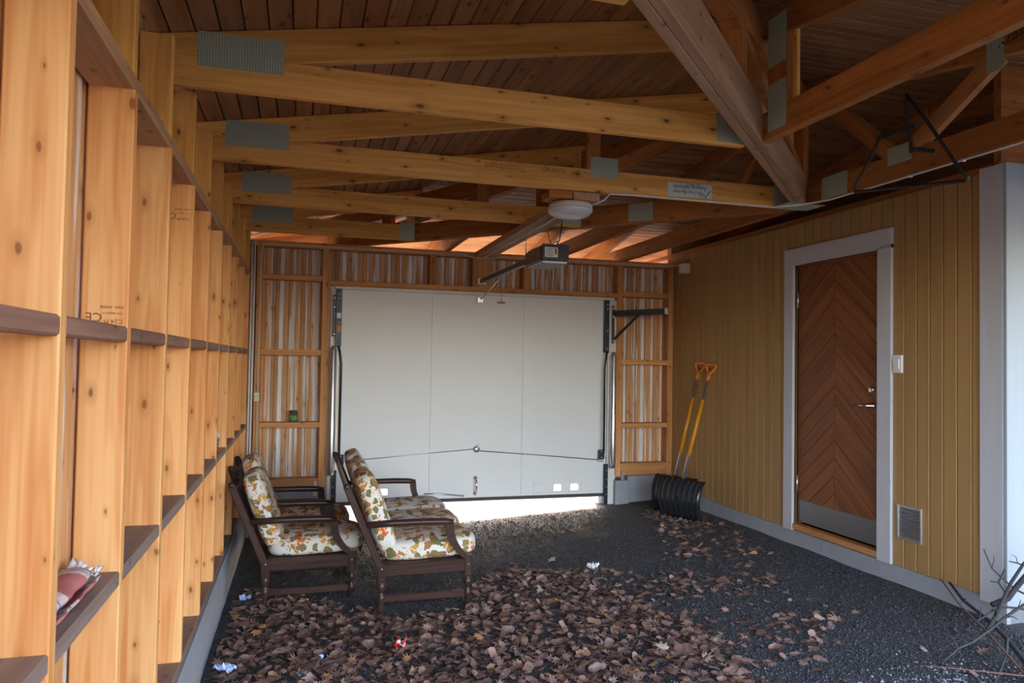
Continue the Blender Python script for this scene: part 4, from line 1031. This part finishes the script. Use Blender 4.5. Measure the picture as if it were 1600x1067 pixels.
for _ in range(6000):     # lower layer under the dense litter
    x, y = rl.uniform(-.405, 2.4), rl.uniform(2.6, 5.5)
    if inpoly(x, y, DENSE):
        v, f = LM[rl.randrange(9)]; m = place(x, y, rl, -.006); b = len(sv); c = rl.random()*.8
        sv += [m @ Vector(p) for p in v]; sf += [tuple(b+i for i in q) for q in f]; sr += [c]*len(f)
def stuff(name, v, f, r, mat, label, cat):
    o = mesh_obj(name, v, f, mat); at = o.data.attributes.new('rnd', 'FLOAT', 'FACE'); at.data.foreach_set('value', r)
    return tag(o, label, cat, kind='stuff')
stuff('leaf_litter', sv, sf, sr, 'leafs', 'deep brown leaf litter covering the gravel', 'leaf litter')
sv, sf, sr = [], [], []
octf = [(0, 2, 4), (2, 1, 4), (1, 3, 4), (3, 0, 4), (2, 0, 5), (1, 2, 5), (3, 1, 5), (0, 3, 5)]
rs_ = random.Random(5)
for _ in range(46000):
    y = 2.4+4.7*rs_.random()**1.6; x = rs_.uniform(-.44, 3.88)
    if inpoly(x, y, DENSE) and rs_.random() < .8: continue
    pp = math.exp(-((x-2.95)/.42)**2-((y-2.86)/.16)**2)+.7*math.exp(-((x-1.95)/.25)**2-((y-3.28)/.12)**2); s = rs_.uniform(.003, .0085)*(1.5 if rs_.random() < .05 else 1); z = zg(x, y); b = len(sv)
    pale = max(0, noise.noise(Vector((x*2.2, y*2.2, 4))))
    a = rs_.uniform(0, 6.28); ca, sa = cos(a), sin(a)
    for dx, dy, dz in ((1, 0, 0), (-1, 0, 0), (0, 1, 0), (0, -1, 0), (0, 0, .8), (0, 0, -.8)):
        k = s*rs_.uniform(.7, 1.2); sv.append((x+(dx*ca-dy*sa)*k, y+(dx*sa+dy*ca)*k, z+s*.25+dz*k))
    sf += [tuple(b+i for i in q) for q in octf]; c = min(1, rs_.random()*.85+(.55 if rs_.random() < pp else 0)); sr += [c]*8
stuff('gravel_stones', sv, sf, sr, 'stones', 'loose dark grey gravel stones on the floor', 'gravel')
def crumple(name, label, cat, x, y, sx, sy, sz, mat, sd, lift_=.02):
    n = 9; v, f = [], []
    for j in range(n):
        for i in range(n):
            a, b = i/(n-1)-.5, j/(n-1)-.5; q = noise.noise(Vector((a*5+sd, b*5, sd*3)))
            v.append((a*sx*(1+.2*q), b*sy, sz*(.5+q+.4*noise.noise(Vector((a*11, b*11, sd))))))
    mz = min(p[2] for p in v); v = [(p[0], p[1], p[2]-mz) for p in v]
    f = [(j*n+i, j*n+i+1, (j+1)*n+i+1, (j+1)*n+i) for j in range(n-1) for i in range(n-1)]
    o = mesh_obj(name, v, f, mat, None, T((x, y, zg(x, y)+lift_)) @ RZ(sd)); md = o.modifiers.new('thick', 'SOLIDIFY'); md.thickness = .0015
    return tag(o, label, cat)
crumple('snack_wrapper', 'crumpled red and white snack wrapper on the leaves near the sofa', 'wrapper', .565, 4.12, .085, .05, .035, 'wrapper', 1.2, .03)
crumple('plastic_film', 'crumpled pale blue plastic film among leaves by the plinth', 'litter', -.345, 4.15, .11, .06, .03, 'bluewrap', 2.6, .025)
crumple('paper_scrap', 'white paper scrap at the edge of the leaf litter behind', 'litter', 2.13, 5.15, .09, .06, .035, 'scrap', .6, .015)
crumple('paper_scrap', 'small grey-blue scrap beside the plinth under the stud wall', 'litter', -.33, 5.35, .07, .05, .03, 'bluewrap', 3.3, .02)
bt = tag(empty('plastic_bottle', (.03, 3.93, -.22)), 'clear flattened plastic bottle lying in the leaves', 'bottle')
mwb = T((.03, 3.93, zg(.03, 3.93)+.05)) @ RZ(.9) @ RY(pi/2-.15) @ Matrix.Diagonal((.8, 1, 1, 1))
lathe('bottle_body', [(.024, 0), (.028, .008), (.028, .11), (.022, .135), (.012, .155), (.012, .17)], 'clearplastic', bt, mwb, n=16)
lathe('bottle_cap', [(.014, .165), (.014, .182), (.010, .184)], 'bluewrap', bt, mwb, n=12)
o = bpy.data.objects.new('maple_leaf', lmesh[1].copy()); COL.objects.link(o); o.data.materials.clear()
M['paleleaf'] = plain('pale_leaf', (.50, .38, .30), .6, noise_amt=.2); o.data.materials.append(M['paleleaf'])
o.matrix_basis = T((1.90, 3.60, zg(1.9, 3.6)+.035)) @ RZ(.4) @ RX(.25) @ Matrix.Diagonal((.07, .07, .07, 1)); tag(o, 'large pale tan maple leaf lying on the dark litter', 'leaf')
for me in lmesh:
    if me.users == 0: bpy.data.meshes.remove(me)
